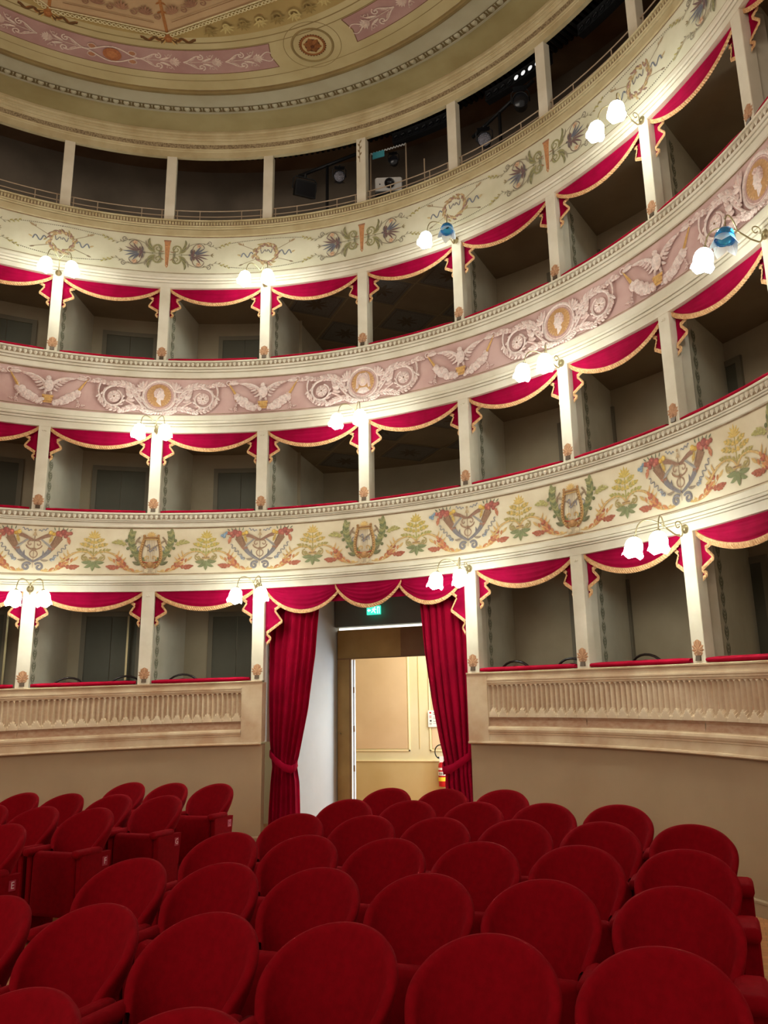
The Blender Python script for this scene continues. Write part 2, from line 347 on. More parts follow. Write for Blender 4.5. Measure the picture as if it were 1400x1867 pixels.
# ---- lower wall and fluted dado of the first tier, left and right of the entrance
FLP = radians(0.647)                                   # one flute
def flute_panel(a, b, parent):
    n = max(2, int(round((b-a)/FLP/2))*2); w = (b-a)/n; mb = MB(); NC = 8
    zt, zl, zb = 0.462, 0.135, -0.06
    zs = [zt-0.001, zt-0.006, zt-0.014, zt-0.024, zt-0.04, 0.3, zl+0.036, zl+0.034, zl+0.01, zl-0.02, zl-0.05, zl-0.084, zl-0.086, zl-0.12, zb]
    cols = []
    for i in range(n):
        for c in range(NC):
            u = c/NC; uu = abs(2*u-1); row = []
            for z in zs:
                d = 0.0
                top = zt-z
                hw = sqrt(max(0, 1-((0.036-min(top, 0.036))/0.036)**2))*0.84
                if hw > 0 and uu < hw: d = 0.036*sqrt(1-(uu/hw)**2)
                # leaf tips on every second rib, then a plain hollow below
                ph = ((i+u) % 2.0); q = abs(ph-1.0)
                if zl-0.085 <= z <= zl+0.035:
                    t = (zl+0.035-z)/0.12; wid = 0.16+0.80*sin(pi*0.5*min(1, t*1.15))
                    if q < wid: d = -0.012*sqrt(1-(q/wid)**2)-0.001
                elif z < zl-0.085: d = 0.012*sin(pi*(zl-0.085-z)/(zl-0.085-zb))
                row.append(P(a+(i+u)*w, 6.522+d, z))
            cols.append(row)
    cols.append([P(b, 6.522, z) for z in zs])
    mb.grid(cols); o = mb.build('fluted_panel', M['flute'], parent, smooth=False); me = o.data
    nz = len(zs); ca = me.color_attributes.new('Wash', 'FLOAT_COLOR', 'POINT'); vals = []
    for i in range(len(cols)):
        for j, z in enumerate(zs):        # brown wash under the leaves; flute middles browned by depth as painted shade
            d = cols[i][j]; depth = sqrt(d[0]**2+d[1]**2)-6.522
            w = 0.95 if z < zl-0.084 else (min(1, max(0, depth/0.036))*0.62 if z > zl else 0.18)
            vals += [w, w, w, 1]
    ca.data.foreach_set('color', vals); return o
def build_dado(side):
    a, b = (FA, -1.13*DEL) if side == 'left' else (1.13*DEL, FB)
    mb = MB(); ext = (FA, -0.945*DEL) if side == 'left' else (0.945*DEL, FB)
    sweep(mb, [(6.56, -1.95), (6.56, -0.283)], *ext)
    low = mb.build('wall_'+side, M['taupe']); tag(low, kind='structure')
    mb = MB(); sweep(mb, [(6.53, -1.95), (6.53, -1.585), (6.525, -1.58), (6.525, -1.56), (6.535, -1.55), (6.56, -1.55)], *ext)
    tag(mb.build('baseboard_'+side, M['taupe']), kind='structure')
    mb = MB(); sweep(mb, [(6.56, -0.283), (6.50, -0.287), (6.488, -0.275), (6.492, -0.258), (6.512, -0.252)], *ext)
    tr = mb.build('trim_1' if side == 'left' else 'trim_2', M['dado']); tag(tr, kind='structure')
    mb = MB(); sweep(mb, [(6.512, -0.252), (6.512, -0.165), (6.505, -0.158), (6.505, -0.142), (6.495, -0.132), (6.488, -0.105), (6.495, -0.078), (6.508, -0.07), (6.522, -0.072), (6.522, -0.06)], a, b)
    mb.build('base_moulding', M['dado'], tr)
    mb = MB(); sweep(mb, [(6.522, 0.462), (6.516, 0.470), (6.516, 0.486), (6.506, 0.492), (6.506, 0.512), (6.498, 0.52), (6.498, 0.540), (6.512, 0.542), (6.512, 0.606)], a, b)
    mb.build('top_moulding', M['dado'], tr)
    k0, k1 = (-6, -1) if side == 'left' else (1, 6)
    for k in range(k0, k1):
        p, q = k*DEL, (k+1)*DEL
        if k == -2: q = b
        if k == 1: p = a
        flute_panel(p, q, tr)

    # plain block beside the entrance, with its return into the doorway
    mb = MB(); e0, e1 = (b, -0.945*DEL) if side == 'left' else (0.945*DEL, a)
    box_arc(mb, e0, e1, 6.508, 6.72, -0.252, 0.606); mb.build('end_block', M['dado'], tr)
    mb = MB(); box_arc(mb, *( (-1.0*DEL, -0.945*DEL) if side == 'left' else (0.945*DEL, 1.0*DEL)), 6.561, 6.72, -1.9, -0.285); mb.build('lower_return', M['taupe'], tr)
    mb = MB(); sweep(mb, [(6.512, 0.606), (6.492, 0.608), (6.488, 0.625), (6.50, 0.632), (6.70, 0.632)], *ext)
    mb.build('ledge', M['dado'], tr)
    for k in range(k0, k1): rail_cushion(k, 0.632, 0.695, tr)
    return tr
def rail_cushion(k, z0, z1, parent):
    h = (z1-z0)/2; zc = (z0+z1)/2; mb = MB()
    a = k*DEL+0.0175; b = (k+1)*DEL-0.0175; rows = []
    for i, t in enumerate(arc(a, b)):
        e = 0.75 if i in (0, len(arc(a, b))-1) else 1.0
        rows.append([P(t, 6.555+0.062*e*cos(2*pi*j/10)*1.0, zc+h*e*sin(2*pi*j/10)) for j in range(10)])
    mb.grid(rows, close=True); n = len(mb.V); mb.F += [tuple(range(10)), tuple(range(n-1, n-11, -1))]
    mb.build('rail_cushion', M['cushion'], parent, smooth=True)
build_dado('left'); build_dado('right')

# ---- parapets
def egg_row(z0, z1, r, parent, pitch=0.0755, m='plaster', a=FA, b=FB, ceil=False, zc=None, fat=1.0):
    n = int((b-a)*r/pitch); w = (b-a)/n; mb = MB(); h = z1-z0
    for i in range(n):
        c = a+(i+0.5)*w
        def Q(dx, dy, up):
            if ceil: return P(c+dx*w, z0+(dy)*(z1-z0), zc-up)
            return P(c+dx*w, r-up, z0+dy*h)
        ring = [(-0.30, 0.98), (-0.36, 0.55), (-0.2, 0.12), (0, 0.02), (0.2, 0.12), (0.36, 0.55), (0.30, 0.98)]
        mb.add([Q(0, 0.6, 0.026)]+[Q(x*fat, y, 0.004) for x, y in ring], [(0, j+1, j+2) for j in range(6)]+[(0, 7, 1)])
        mb.add([Q(0.5, 0.05, 0.004), Q(0.42, 0.95, 0.002), Q(0.5, 0.9, 0.016), Q(0.58, 0.95, 0.002)], [(0, 2, 1), (0, 3, 2), (1, 2, 3)])
    o = mb.build('egg_and_dart', M[m], parent); tag(o, kind='stuff'); return o
LV = [  # opening top below, beam, moulding, fillet, band bottom, band top, fillet top, moulding top, egg top
    (2.015, 2.109, 2.181, 2.262, 2.266, 3.012, 3.082, 3.131, 3.206),
    (4.560, 4.660, 4.760, 4.862, 4.872, 5.504, 5.601, 5.688, 5.766),
    (7.122, 7.200, 7.313, 7.380, 7.388, 8.105, 8.225, 8.290, 8.370)]
FASC = []
def build_parapet(i):
    z = LV[i]; bandm = ('band', 'pink', 'band_pale')[i]
    mb = MB(); g = (z[2]-z[1])
    pr = [(6.72, z[0]), (6.53, z[0]), (6.53, z[1]), (6.552, z[1]+0.002), (6.552, z[1]+0.008), (6.520, z[1]+0.010), (6.514, z[1]+g*.40), (6.545, z[1]+g*.42), (6.545, z[1]+g*.50), (6.506, z[1]+g*.52), (6.497, z[1]+g*.72), (6.500, z[1]+g*.92), (6.54, z[2]-0.002), (6.54, z[2]+0.004), (6.522, z[2]+0.006), (6.522, z[3]-0.012), (6.528, z[3]-0.006), (6.545, z[3])]
    sweep(mb, pr, FA, FB); fa = mb.build('trim_%d' % (i+3), M['plaster']); tag(fa, kind='structure')
    mb = MB(); sweep(mb, [(6.545, z[3]), (6.545, z[5])], FA, FB); mb.build('painted_band', M[bandm], fa)
    mb = MB(); sweep(mb, [(6.5425, z[4]+0.006), (6.5425, z[4]+0.018)], FA, FB); sweep(mb, [(6.5425, z[5]-0.022), (6.5425, z[5]-0.004)], FA, FB)
    mb.build('painted_border_line', M['line'], fa)
    mb = MB(); g = z[7]-z[6]
    pr = [(6.545, z[5]), (6.530, z[5]+0.004), (6.526, z[5]+0.012), (6.526, z[6]-0.004), (6.548, z[6]-0.002), (6.548, z[6]+0.006), (6.516, z[6]+0.008), (6.510, z[6]+0.45*g), (6.535, z[6]+0.47*g), (6.535, z[6]+0.58*g), (6.502, z[6]+0.6*g), (6.496, z[7]-0.006), (6.515, z[7]), (6.515, z[8]), (6.488, z[8]+0.003), (6.484, z[8]+0.018), (6.494, z[8]+0.028), (6.70, z[8]+0.03)]
    sweep(mb, pr, FA, FB); mb.build('top_moulding', M['plaster'] if i < 2 else M['cornice'], fa)
    mb = MB(); sweep(mb, [(6.5125, z[7]+0.006), (6.5125, z[8]-0.004)], FA, FB); mb.build('egg_ground', M['egg_ground'], fa)  # brown strip paints in the recess shade behind the eggs
    egg_row(z[7]+0.002, z[8]-0.002, 6.508, fa, 0.0755 if i < 2 else 0.05, 'plaster' if i < 2 else 'cornice')
    if i < 2:
        for k in range(-6, 6): rail_cushion(k, z[8]+0.022, z[8]+0.078, fa)
    FASC.append(fa)
for i in range(3): build_parapet(i)

# ---- pillars (one object each)
TIER = [('first', 0.632, 2.016, 0.185), ('second', 3.236, 4.561, 0.172), ('third', 5.796, 7.123, 0.165), ('gallery', 8.398, 9.655, 0.168)]
BROWN = rgb(176, 128, 92); BROWN2 = rgb(156, 110, 80); BROWN3 = rgb(188, 142, 106)
def box_frame(phi, r0=6.535):
    """local frame of a pillar: x along the front, y outwards"""
    o = Vector((sin(phi)*r0, cos(phi)*r0, 0)); ex = Vector((cos(phi), -sin(phi), 0)); ey = Vector((sin(phi), cos(phi), 0))
    return lambda x, y, z: tuple(o+ex*x+ey*y+Vector((0, 0, z)))
def build_pillar(t, k):
    nm, z0, z1, w = TIER[t]; f = box_frame(k*DEL); mb = MB(); h = w/2; c = 0.006
    sec = [(-h, 0.13), (-h, c), (-h+c, 0), (h-c, 0), (h, c), (h, 0.13)]
    mb.grid([[f(x, y, z) for x, y in sec] for z in (z0, z1)]); mb.F.append((0, 1, 2, 3, 4, 5)[::-1])
    o = mb.build('pillar', M['plaster']); tag(o, kind='structure')
    if t < 3:
        mb = MB(); hh = 0.055
        mb.hexa([f(-hh, 0.13, z0), f(hh, 0.13, z0), f(hh, 0.30, z0), f(-hh, 0.30, z0)], [f(-hh, 0.13, z1), f(hh, 0.13, z1), f(hh, 0.30, z1), f(-hh, 0.30, z1)])
        mb.build('rear_pilaster', M['plaster'], o)
        a = Art(0.006); zz = z0+0.055
        a.disk(0, 0.15, 0.058, BROWN, 0.003, 14, 1.2)      # painted palmette
        for q in range(9):
            an = radians(90+(q-4)*30); L = 0.115-0.010*abs(q-4)
            a.leaf(0.0, 0.11, an, L, 0.040, BROWN if q % 2 else BROWN3, 0.0, 5)
        a.stroke([(-0.002, 0.05), (0.0, 0.2)], (0.03, 0.008), BROWN2)
        for m in (1, -1):
            a.m = m; a.spiral(0.03, 0.065, 0.024, 0.5, 1.1, 0.012, BROWN2); a.leaf(0.005, 0.05, 0.3, 0.055, 0.018, BROWN)
        a.m = 1
        a.build('painted_palmette', lambda x, y, hgt: f(x, -hgt, zz+y-0.03), o)
        mb = MB(); mb.hexa([f(-0.034, -0.02, zz-0.03), f(0.034, -0.02, zz-0.03), f(0.034, 0.005, zz-0.03), f(-0.034, 0.005, zz-0.03)], [f(-0.034, -0.008, zz+0.025), f(0.034, -0.008, zz+0.025), f(0.034, 0.005, zz+0.025), f(-0.034, 0.005, zz+0.025)])
        mb.build('iron_socket', M['bracketmetal'], o)
    if t in (0, 1) and k % 2 == (0 if t == 0 else 1):      # unused lamp fixing on the lampless pillars
        mb = MB(); x, y, z = f(0.0, -0.001, z1-0.075)
        for s in (-1, 1): mb.lathe([(0.0, -0.012), (0.013, -0.010), (0.016, 0.0)], f(0.018*s, 0, z1-0.07), (sin(k*DEL), cos(k*DEL), 0), 8)
        mb.build('fixing_boss', M['plaster'], o)
    if t == 3 and k == 0:
        a = Art(0.002)
        for q in range(6): a.leaf(-0.02, -0.03-q*0.06, 1.57+(0.5 if q % 2 else -0.5), 0.07, 0.03, rgb(150, 128, 96))
        a.stroke([(-0.02, 0), (-0.02, -0.4)], 0.012, rgb(140, 118, 86)); a.build('faded_stencil', lambda x, y, hgt: f(x, -hgt, z1+y-0.06), o)
for t in range(4):
    for k in range(-5, 6):
        if t == 0 and k == 0: continue
        build_pillar(t, k)

# ---- boxes: partitions, back walls, ceilings, floors, doors
def part_dir(k):
    a = 0.42*k*DEL; return Vector((sin(a), cos(a), 0))
def hit_r(o, d, R):
    b = o.dot(d); c = o.dot(o)-R*R; return -b+sqrt(b*b-c)
BACK = 8.05
STENCIL = rgb(142, 138, 112)
def build_partition(t, k):
    z0, z1 = TIER[t][1]-0.9, TIER[t][2]+0.12
    o = Vector(P(k*DEL, 6.80, 0)); d = part_dir(k); n = Vector((d.y, -d.x, 0))
    L = hit_r(o, d, 9.4 if abs(k) == 1 and t else BACK+0.02); mb = MB(); h = 0.045
    b = [o-n*h, o+n*h, o+n*h+d*L, o-n*h+d*L]
    mb.hexa([(v.x, v.y, z0) for v in b], [(v.x, v.y, z1) for v in b])
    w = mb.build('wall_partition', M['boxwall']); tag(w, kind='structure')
    if not (-4 <= k <= 4): return
    a = Art(0.002); zb = TIER[t][1]; H = TIER[t][2]-zb-0.12      # painted arabesque strip
    for q in range(7):
        y = 0.03+q*H/7
        a.stroke([(0.22, y), (0.22, y+H/7)], 0.009, STENCIL)
        for m in (-1, 1):
            for e in range(4): a.leaf(0.22, y+0.02+e*0.04, 1.57-m*(0.75+0.1*e), 0.14-0.025*e, 0.018, STENCIL, m*0.6, 4)
    a.build('painted_arabesque', lambda x, y, hgt: tuple(o+d*x+n*(h+hgt)+Vector((0, 0, zb+y))), w)
    mb = MB(); q0 = o+d*0.09+n*(h+0.001); q1 = o+d*0.094+n*(h+0.001)
    mb.add([(q0.x, q0.y, zb), (q1.x, q1.y, zb), (q1.x, q1.y, z1-0.1), (q0.x, q0.y, z1-0.1)], [(0, 1, 2, 3)])
    mb.build('painted_edge_line', M['line'], w)
for t in range(3):
    for k in range(-5, 6):
        if k == 0: continue
        build_partition(t, k)
DOORN = [0]
def box_door(t, k):
    a = (k+1)*DEL-radians(8.4); b = (k+1)*DEL-radians(2.6); zt = TIER[t][2]-0.235; zb = TIER[t][1]-0.84; r = BACK-0.012
    DOORN[0] += 1; mb = MB(); w = radians(0.55)
    for p, q, y0, y1 in ((a-w, a, zb, zt+0.08), (b, b+w, zb, zt+0.08), (a, b, zt, zt+0.08)): box_arc(mb, p, q, r-0.03, r+0.01, y0, y1)
    o = mb.build('door_%d' % DOORN[0], M['doorframe']); tag(o, kind='structure'); m = (a+b)/2
    for p, q in ((a, m-0.0006), (m+0.0006, b)):
        mb = MB(); box_arc(mb, p, q, r-0.012, r+0.008, zb, zt); lf = mb.build('door_leaf', M['boxdoor'], o)
def build_boxes(t):
    zf, zc = TIER[t][1]-0.86, TIER[t][2]+0.11
    for nm, a, b, R in (('wall_back_left', FA, -DEL*0.86, BACK), ('wall_back_right', DEL*0.86, FB, BACK), ('wall_back_centre', -DEL*1.05, DEL*1.05, 9.4)):
        if t == 0 and 'centre' in nm: continue
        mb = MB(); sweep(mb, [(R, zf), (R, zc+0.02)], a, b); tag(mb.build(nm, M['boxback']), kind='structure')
    for a, b in ((FA, -DEL), (-DEL, DEL), (DEL, FB)):
        R = 9.42 if b == DEL else BACK+0.02
        if t == 0 and b == DEL: continue
        mb = MB(); sweep(mb, [(6.7, zc), (R, zc)], a, b)
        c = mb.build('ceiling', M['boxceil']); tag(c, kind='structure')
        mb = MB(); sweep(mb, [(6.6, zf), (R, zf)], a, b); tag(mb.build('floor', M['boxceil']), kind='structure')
        if b == DEL:       # painted coffers on the wide central box's ceiling
            A = Art(0.001); c1 = rgb(166, 146, 114); c2 = rgb(106, 92, 76)
            for u in (-1, 0, 1):
                for v in range(2):
                    x, y = u*1.25, 0.45+v*1.25
                    A.poly([(x-0.56, y), (x, y+0.56), (x+0.56, y), (x, y-0.56)], rgb(124, 116, 108), 0.0006)
                    A.stroke([(x-0.62, y), (x, y+0.62), (x+0.62, y), (x, y-0.62)], 0.035, c1, closed=True)
                    A.stroke([(x-0.5, y), (x, y+0.5), (x+0.5, y), (x, y-0.5)], 0.02, c2, closed=True)
                    for q in range(8): A.leaf(x, y, q*pi/4, 0.22, 0.07, c2)
            A.build('painted_coffers', lambda x, y, hgt: (x, 6.95+y, zc-0.003-hgt), c)
    for k in list(range(-5, -1))+list(range(1, 5)): box_door(t, k)
for t in range(3): build_boxes(t)

# ---- gallery interior and entablature
mb = MB(); sweep(mb, [(8.2, 7.6), (8.2, 10.6)], FA, FB); tag(mb.build('wall_gallery', M['gal_wall']), kind='structure')
mb = MB(); sweep(mb, [(7.42, 10.30), (7.42, 10.62), (8.22, 10.58)], FA, FB); gc = mb.build('ceiling', M['gal_ceil']); tag(gc, kind='structure')
mb = MB(); sweep(mb, [(6.6, 10.34), (7.42, 10.34)], FA, FB); mb.build('boards', M['gal_ceil'], gc)
mb = MB()
for i in range(220):
    a = FA+(FB-FA)*(i+0.5)/220; box_arc(mb, a-0.0032, a+0.0032, 6.72, 7.40, 10.25, 10.33)
tag(mb.build('black_slats', M['grille'], gc), kind='stuff')
mb = MB(); sweep(mb, [(6.6, 8.30), (8.22, 8.30)], FA, FB); tag(mb.build('floor', M['gal_ceil']), kind='structure')
mb = MB(); sweep(mb, [(6.60, 10.2), (6.60, 9.653), (6.53, 9.653), (6.53, 9.765), (6.520, 9.772), (6.516, 9.80), (6.504, 9.806), (6.504, 9.815)], FA, FB)
ent = mb.build('trim_6', M['cornice']); tag(ent, kind='structure')
mb = MB(); sweep(mb, [(6.504, 9.815), (6.500, 9.895)], FA, FB); mb.build('carved_frieze', M['carved'], ent)
mb = MB(); sweep(mb, [(6.500, 9.895), (6.488, 9.90), (6.478, 9.925), (6.470, 9.93), (6.470, 9.955), (6.455, 9.962), (6.448, 9.985), (6.450, 10.0), (6.440, 10.005), (6.440, 10.05), (6.428, 10.055), (6.424, 10.075), (6.436, 10.082), (6.436, 10.125)], FA, FB)
mb.build('cornice', M['cornice'], ent)

# ---- ceiling: flat painted disc in rings
ZC = 10.12
def ceil_ring(r0, r1, m, parent, dz=0.0, name='painted_ring', a=-pi, b=pi):
    mb = MB(); sweep(mb, [(r0, ZC-dz), (r1, ZC-dz)], a, b, radians(2.5)); o = mb.build(name, M[m], parent)
    if parent is None: tag(o, kind='structure')
    return o
ceil = ceil_ring(5.985, 6.62, 'olive', None, 0, 'ceiling')
mb = MB(); sweep(mb, [(5.985, ZC), (5.975, ZC-0.02), (5.955, ZC-0.024), (5.95, ZC-0.012), (5.945, ZC-0.03), (5.942, ZC-0.03), (5.940, ZC-0.006), (5.85, ZC-0.006)], -pi, pi, radians(2))
mb.build('ring_moulding', M['ceil_grey'], ceil)
ceil_ring(5.835, 5.942, 'ceil_dark', ceil, 0.0085, 'egg_ground')
egg_row(5.938, 5.838, 5.88, ceil, 0.165, 'ceil_grey', -1.75, 1.3, True, ZC-0.010, 0.8)
ceil_ring(5.55, 5.85, 'ceil_grey', ceil)
mb = MB(); sweep(mb, [(5.55, ZC), (5.53, ZC-0.03), (5.50, ZC-0.045), (5.46, ZC-0.05), (5.445, ZC-0.03), (5.44, ZC)], -pi, pi, radians(2)); mb.build('brown_moulding', M['ceil_brown'], ceil)
ceil_ring(4.36, 5.44, 'ceil_cream', ceil)
ceil_ring(4.05, 4.36, 'ceil_ochre', ceil)
ceil_ring(0.02, 4.05, 'ceil_ochre', ceil)
ceil_ring(5.232, 5.245, 'ceil_brown', ceil, 0.001, 'painted_line'); ceil_ring(4.585, 4.60, 'ceil_brown', ceil, 0.0012, 'painted_line'); ceil_ring(4.455, 4.475, 'ceil_brown', ceil, 0.0012, 'painted_line')

# ================================================================== PAINTED BANDS
GR = [rgb(140, 132, 82), rgb(112, 110, 66), rgb(164, 154, 98)]
OCH = rgb(206, 166, 104); ORA = rgb(190, 122, 76); RST = rgb(166, 88, 66); BLU = rgb(122, 114, 116); BRN = rgb(140, 102, 78)
def art_candelabrum(a, warm):
    top, mid, low = rgb(200, 170, 84), rgb(170, 158, 86), rgb(120, 124, 82)
    if warm: top, mid = rgb(206, 170, 92), rgb(168, 148, 84)
    a.stroke([(0, -0.12), (0, 0.26)], (0.022, 0.012), mid)
    for q in range(-3, 4): a.leaf(0, 0.19, 1.57-q*0.38, 0.135-0.012*abs(q), 0.034, top, -q*0.15)
    for m in (1, -1):
        a.m = m
        for y, L, c in ((0.155, 0.11, top), (0.085, 0.16, top), (0.0, 0.205, mid)):
            a.acanthus(bez((0.0, y-0.05), (L*0.3, y-0.02), (L*0.7, y), (L, y+0.01), 5), c, 0.05, 4, 0.030, mid)
            a.leaf(L*0.9, y+0.005, 0.1, 0.05, 0.025, c, -1.2)
        a.bez((0.0, -0.13), (0.05, 0.03), (0.25, 0.02), (0.40, -0.15), (0.02, 0.026), OCH, 16)
        a.bez((0.0, -0.10), (0.06, 0.0), (0.2, 0.0), (0.32, -0.05), (0.012, 0.008), rgb(180, 146, 96), 12)
        a.spiral(0.12, -0.115, 0.055, 1.6, 1.3, 0.018, rgb(164, 140, 84), -1)
        a.leaf(0.03, -0.15, 0.15, 0.17, 0.03, rgb(160, 142, 90), 0.9)
        a.leaf(0.02, -0.17, -0.3, 0.15, 0.055, low, 0.6); a.leaf(0.01, -0.19, -0.9, 0.14, 0.05, low, 0.9)
        a.leaf(0.40, -0.15, -0.6, 0.10, 0.03, OCH, 0.5)
        for q in range(3): a.leaf(0.33+0.03*q, -0.10-0.035*q, 0.9-0.25*q, 0.12, 0.026, OCH, 0.7)
    a.m = 1
    a.leaf(0, -0.17, -1.57, 0.15, 0.06, low)
    a.stroke([(-0.06, -0.115), (0.06, -0.115)], 0.014, rgb(140, 100, 60)); a.stroke([(-0.06, -0.135), (0.06, -0.135)], 0.014, rgb(190, 150, 90))
def foot_spray(a, xs):
    a.acanthus(bez((0.11, -0.315), (0.25, -0.36), (0.42, -0.30), (0.56, -0.16), 9), OCH, 0.10, 6, 0.038, ORA, True, 1)
    a.acanthus(bez((0.30, -0.30), (0.36, -0.26), (0.42, -0.22), (0.47, -0.13), 5), ORA, 0.085, 4, 0.04, RST)
    a.acanthus(bez((0.44, -0.25), (0.5, -0.255), (0.55, -0.265), (0.60, -0.25), 4), RST, 0.06, 4, 0.034, RST)
def art_cornucopia(a):
    for m in (1, -1):
        a.m = m; foot_spray(a, 0)
        a.stroke(bez((0.0, -0.19), (0.12, -0.13), (0.2, -0.06), (0.24, 0.02), 8), (0.03, 0.075), BLU)
        a.stroke(bez((0.22, -0.01), (0.26, 0.05), (0.29, 0.1), (0.345, 0.19), 8), (0.075, 0.12), BRN)
        for q, w in ((-0.03, 0.02), (0.0, 0.018), (0.035, 0.02)):
            a.stroke(bez((0.25+q*0.5, 0.03), (0.275+q, 0.08), (0.29+q, 0.12), (0.33+q*1.4, 0.19), 6), w, rgb(112, 80, 62) if q else rgb(170, 140, 110))
        a.stroke([(0.205, 0.0), (0.285, 0.02)], 0.03, rgb(170, 110, 90))
        a.leaf(0.12, -0.13, 1.2, 0.12, 0.03, BLU, 0.8); a.leaf(0.10, -0.155, -0.4, 0.12, 0.035, rgb(150, 130, 110), 0.9)
        a.spiral(0.085, -0.265, 0.065, 2.6, 1.25, 0.034, BLU, -1); a.spiral(0.17, -0.285, 0.05, 2.9, 0.6, 0.014, OCH, 1)
        a.stroke([(0.09, 0.15), (0.25, 0.02)], (0.022, 0.038), rgb(150, 142, 136))
        a.stroke(bez((0.0, 0.13), (0.06, 0.14), (0.12, 0.2), (0.215, 0.215), 8), (0.03, 0.06), rgb(146, 106, 86))
        for q in range(3): a.leaf(0.10+0.03*q, 0.185+0.006*q, 0.35, 0.10, 0.024, rgb(172, 128, 96), -0.2)
        a.spiral(0.055, 0.08, 0.05, 2.2, 0.9, 0.016, rgb(160, 124, 100), -1)
        a.stroke(bez((0.11, 0.06), (0.10, -0.02), (-0.08, -0.02), (0.0, 0.01), 8), 0.02, rgb(156, 118, 92))
        a.stroke(bez((0.0, -0.02), (0.07, -0.03), (0.07, -0.12), (0.0, -0.13), 8), 0.016, rgb(160, 124, 100))
        for (x, y, r, c) in ((0.22, 0.255, 0.035, rgb(214, 176, 90)), (0.265, 0.235, 0.03, rgb(196, 150, 64)), (0.33, 0.245, 0.048, rgb(166, 84, 74)), (0.40, 0.265, 0.05, rgb(150, 74, 68)), (0.455, 0.245, 0.035, rgb(170, 96, 80)), (0.50, 0.255, 0.03, rgb(160, 84, 72)), (0.36, 0.215, 0.03, rgb(176, 104, 88)), (0.43, 0.205, 0.03, rgb(158, 80, 72))):
            a.disk(x, y, r, c, 0.008, 8); a.disk(x-0.008, y+0.008, r*0.45, tuple(min(1, v*1.5) for v in c[:3])+(1,), 0.009, 6)
        for q in range(5): a.leaf(0.28+0.05*q, 0.29, 1.9-q*0.3, 0.055, 0.018, rgb(110, 116, 90))
        a.acanthus([(0.45, 0.2), (0.475, 0.165), (0.485, 0.12)], rgb(190, 116, 84), 0.04, 3, 0.024)
        a.acanthus([(0.245, 0.21), (0.235, 0.17), (0.22, 0.13)], rgb(196, 160, 84), 0.035, 3, 0.02)
        a.wave(0.24, -0.17, 0.46, 0.07, 0.024, 4.5, 0.012, rgb(120, 114, 120)); a.wave(0.26, -0.18, 0.30, -0.1, 0.02, 2, 0.01, rgb(146, 160, 176))
        a.wave(0.05, 0.275, 0.18, 0.31, 0.014, 2.5, 0.011, rgb(120, 120, 134))
    a.m = -1
    for x, y in ((0.56, 0.235), (0.53, 0.26), (0.60, 0.22), (0.565, 0.2)): a.disk(x, y, 0.024, rgb(130, 150, 166), 0.008, 7)
    a.m = 1
    a.stroke([(0, 0.2), (0, -0.28)], (0.012, 0.006), rgb(150, 116, 90)); a.disk(0, 0.285, 0.018, rgb(180, 150, 110)); a.poly([(-0.035, 0.2), (0, 0.27), (0.035, 0.2)], rgb(190, 160, 120))
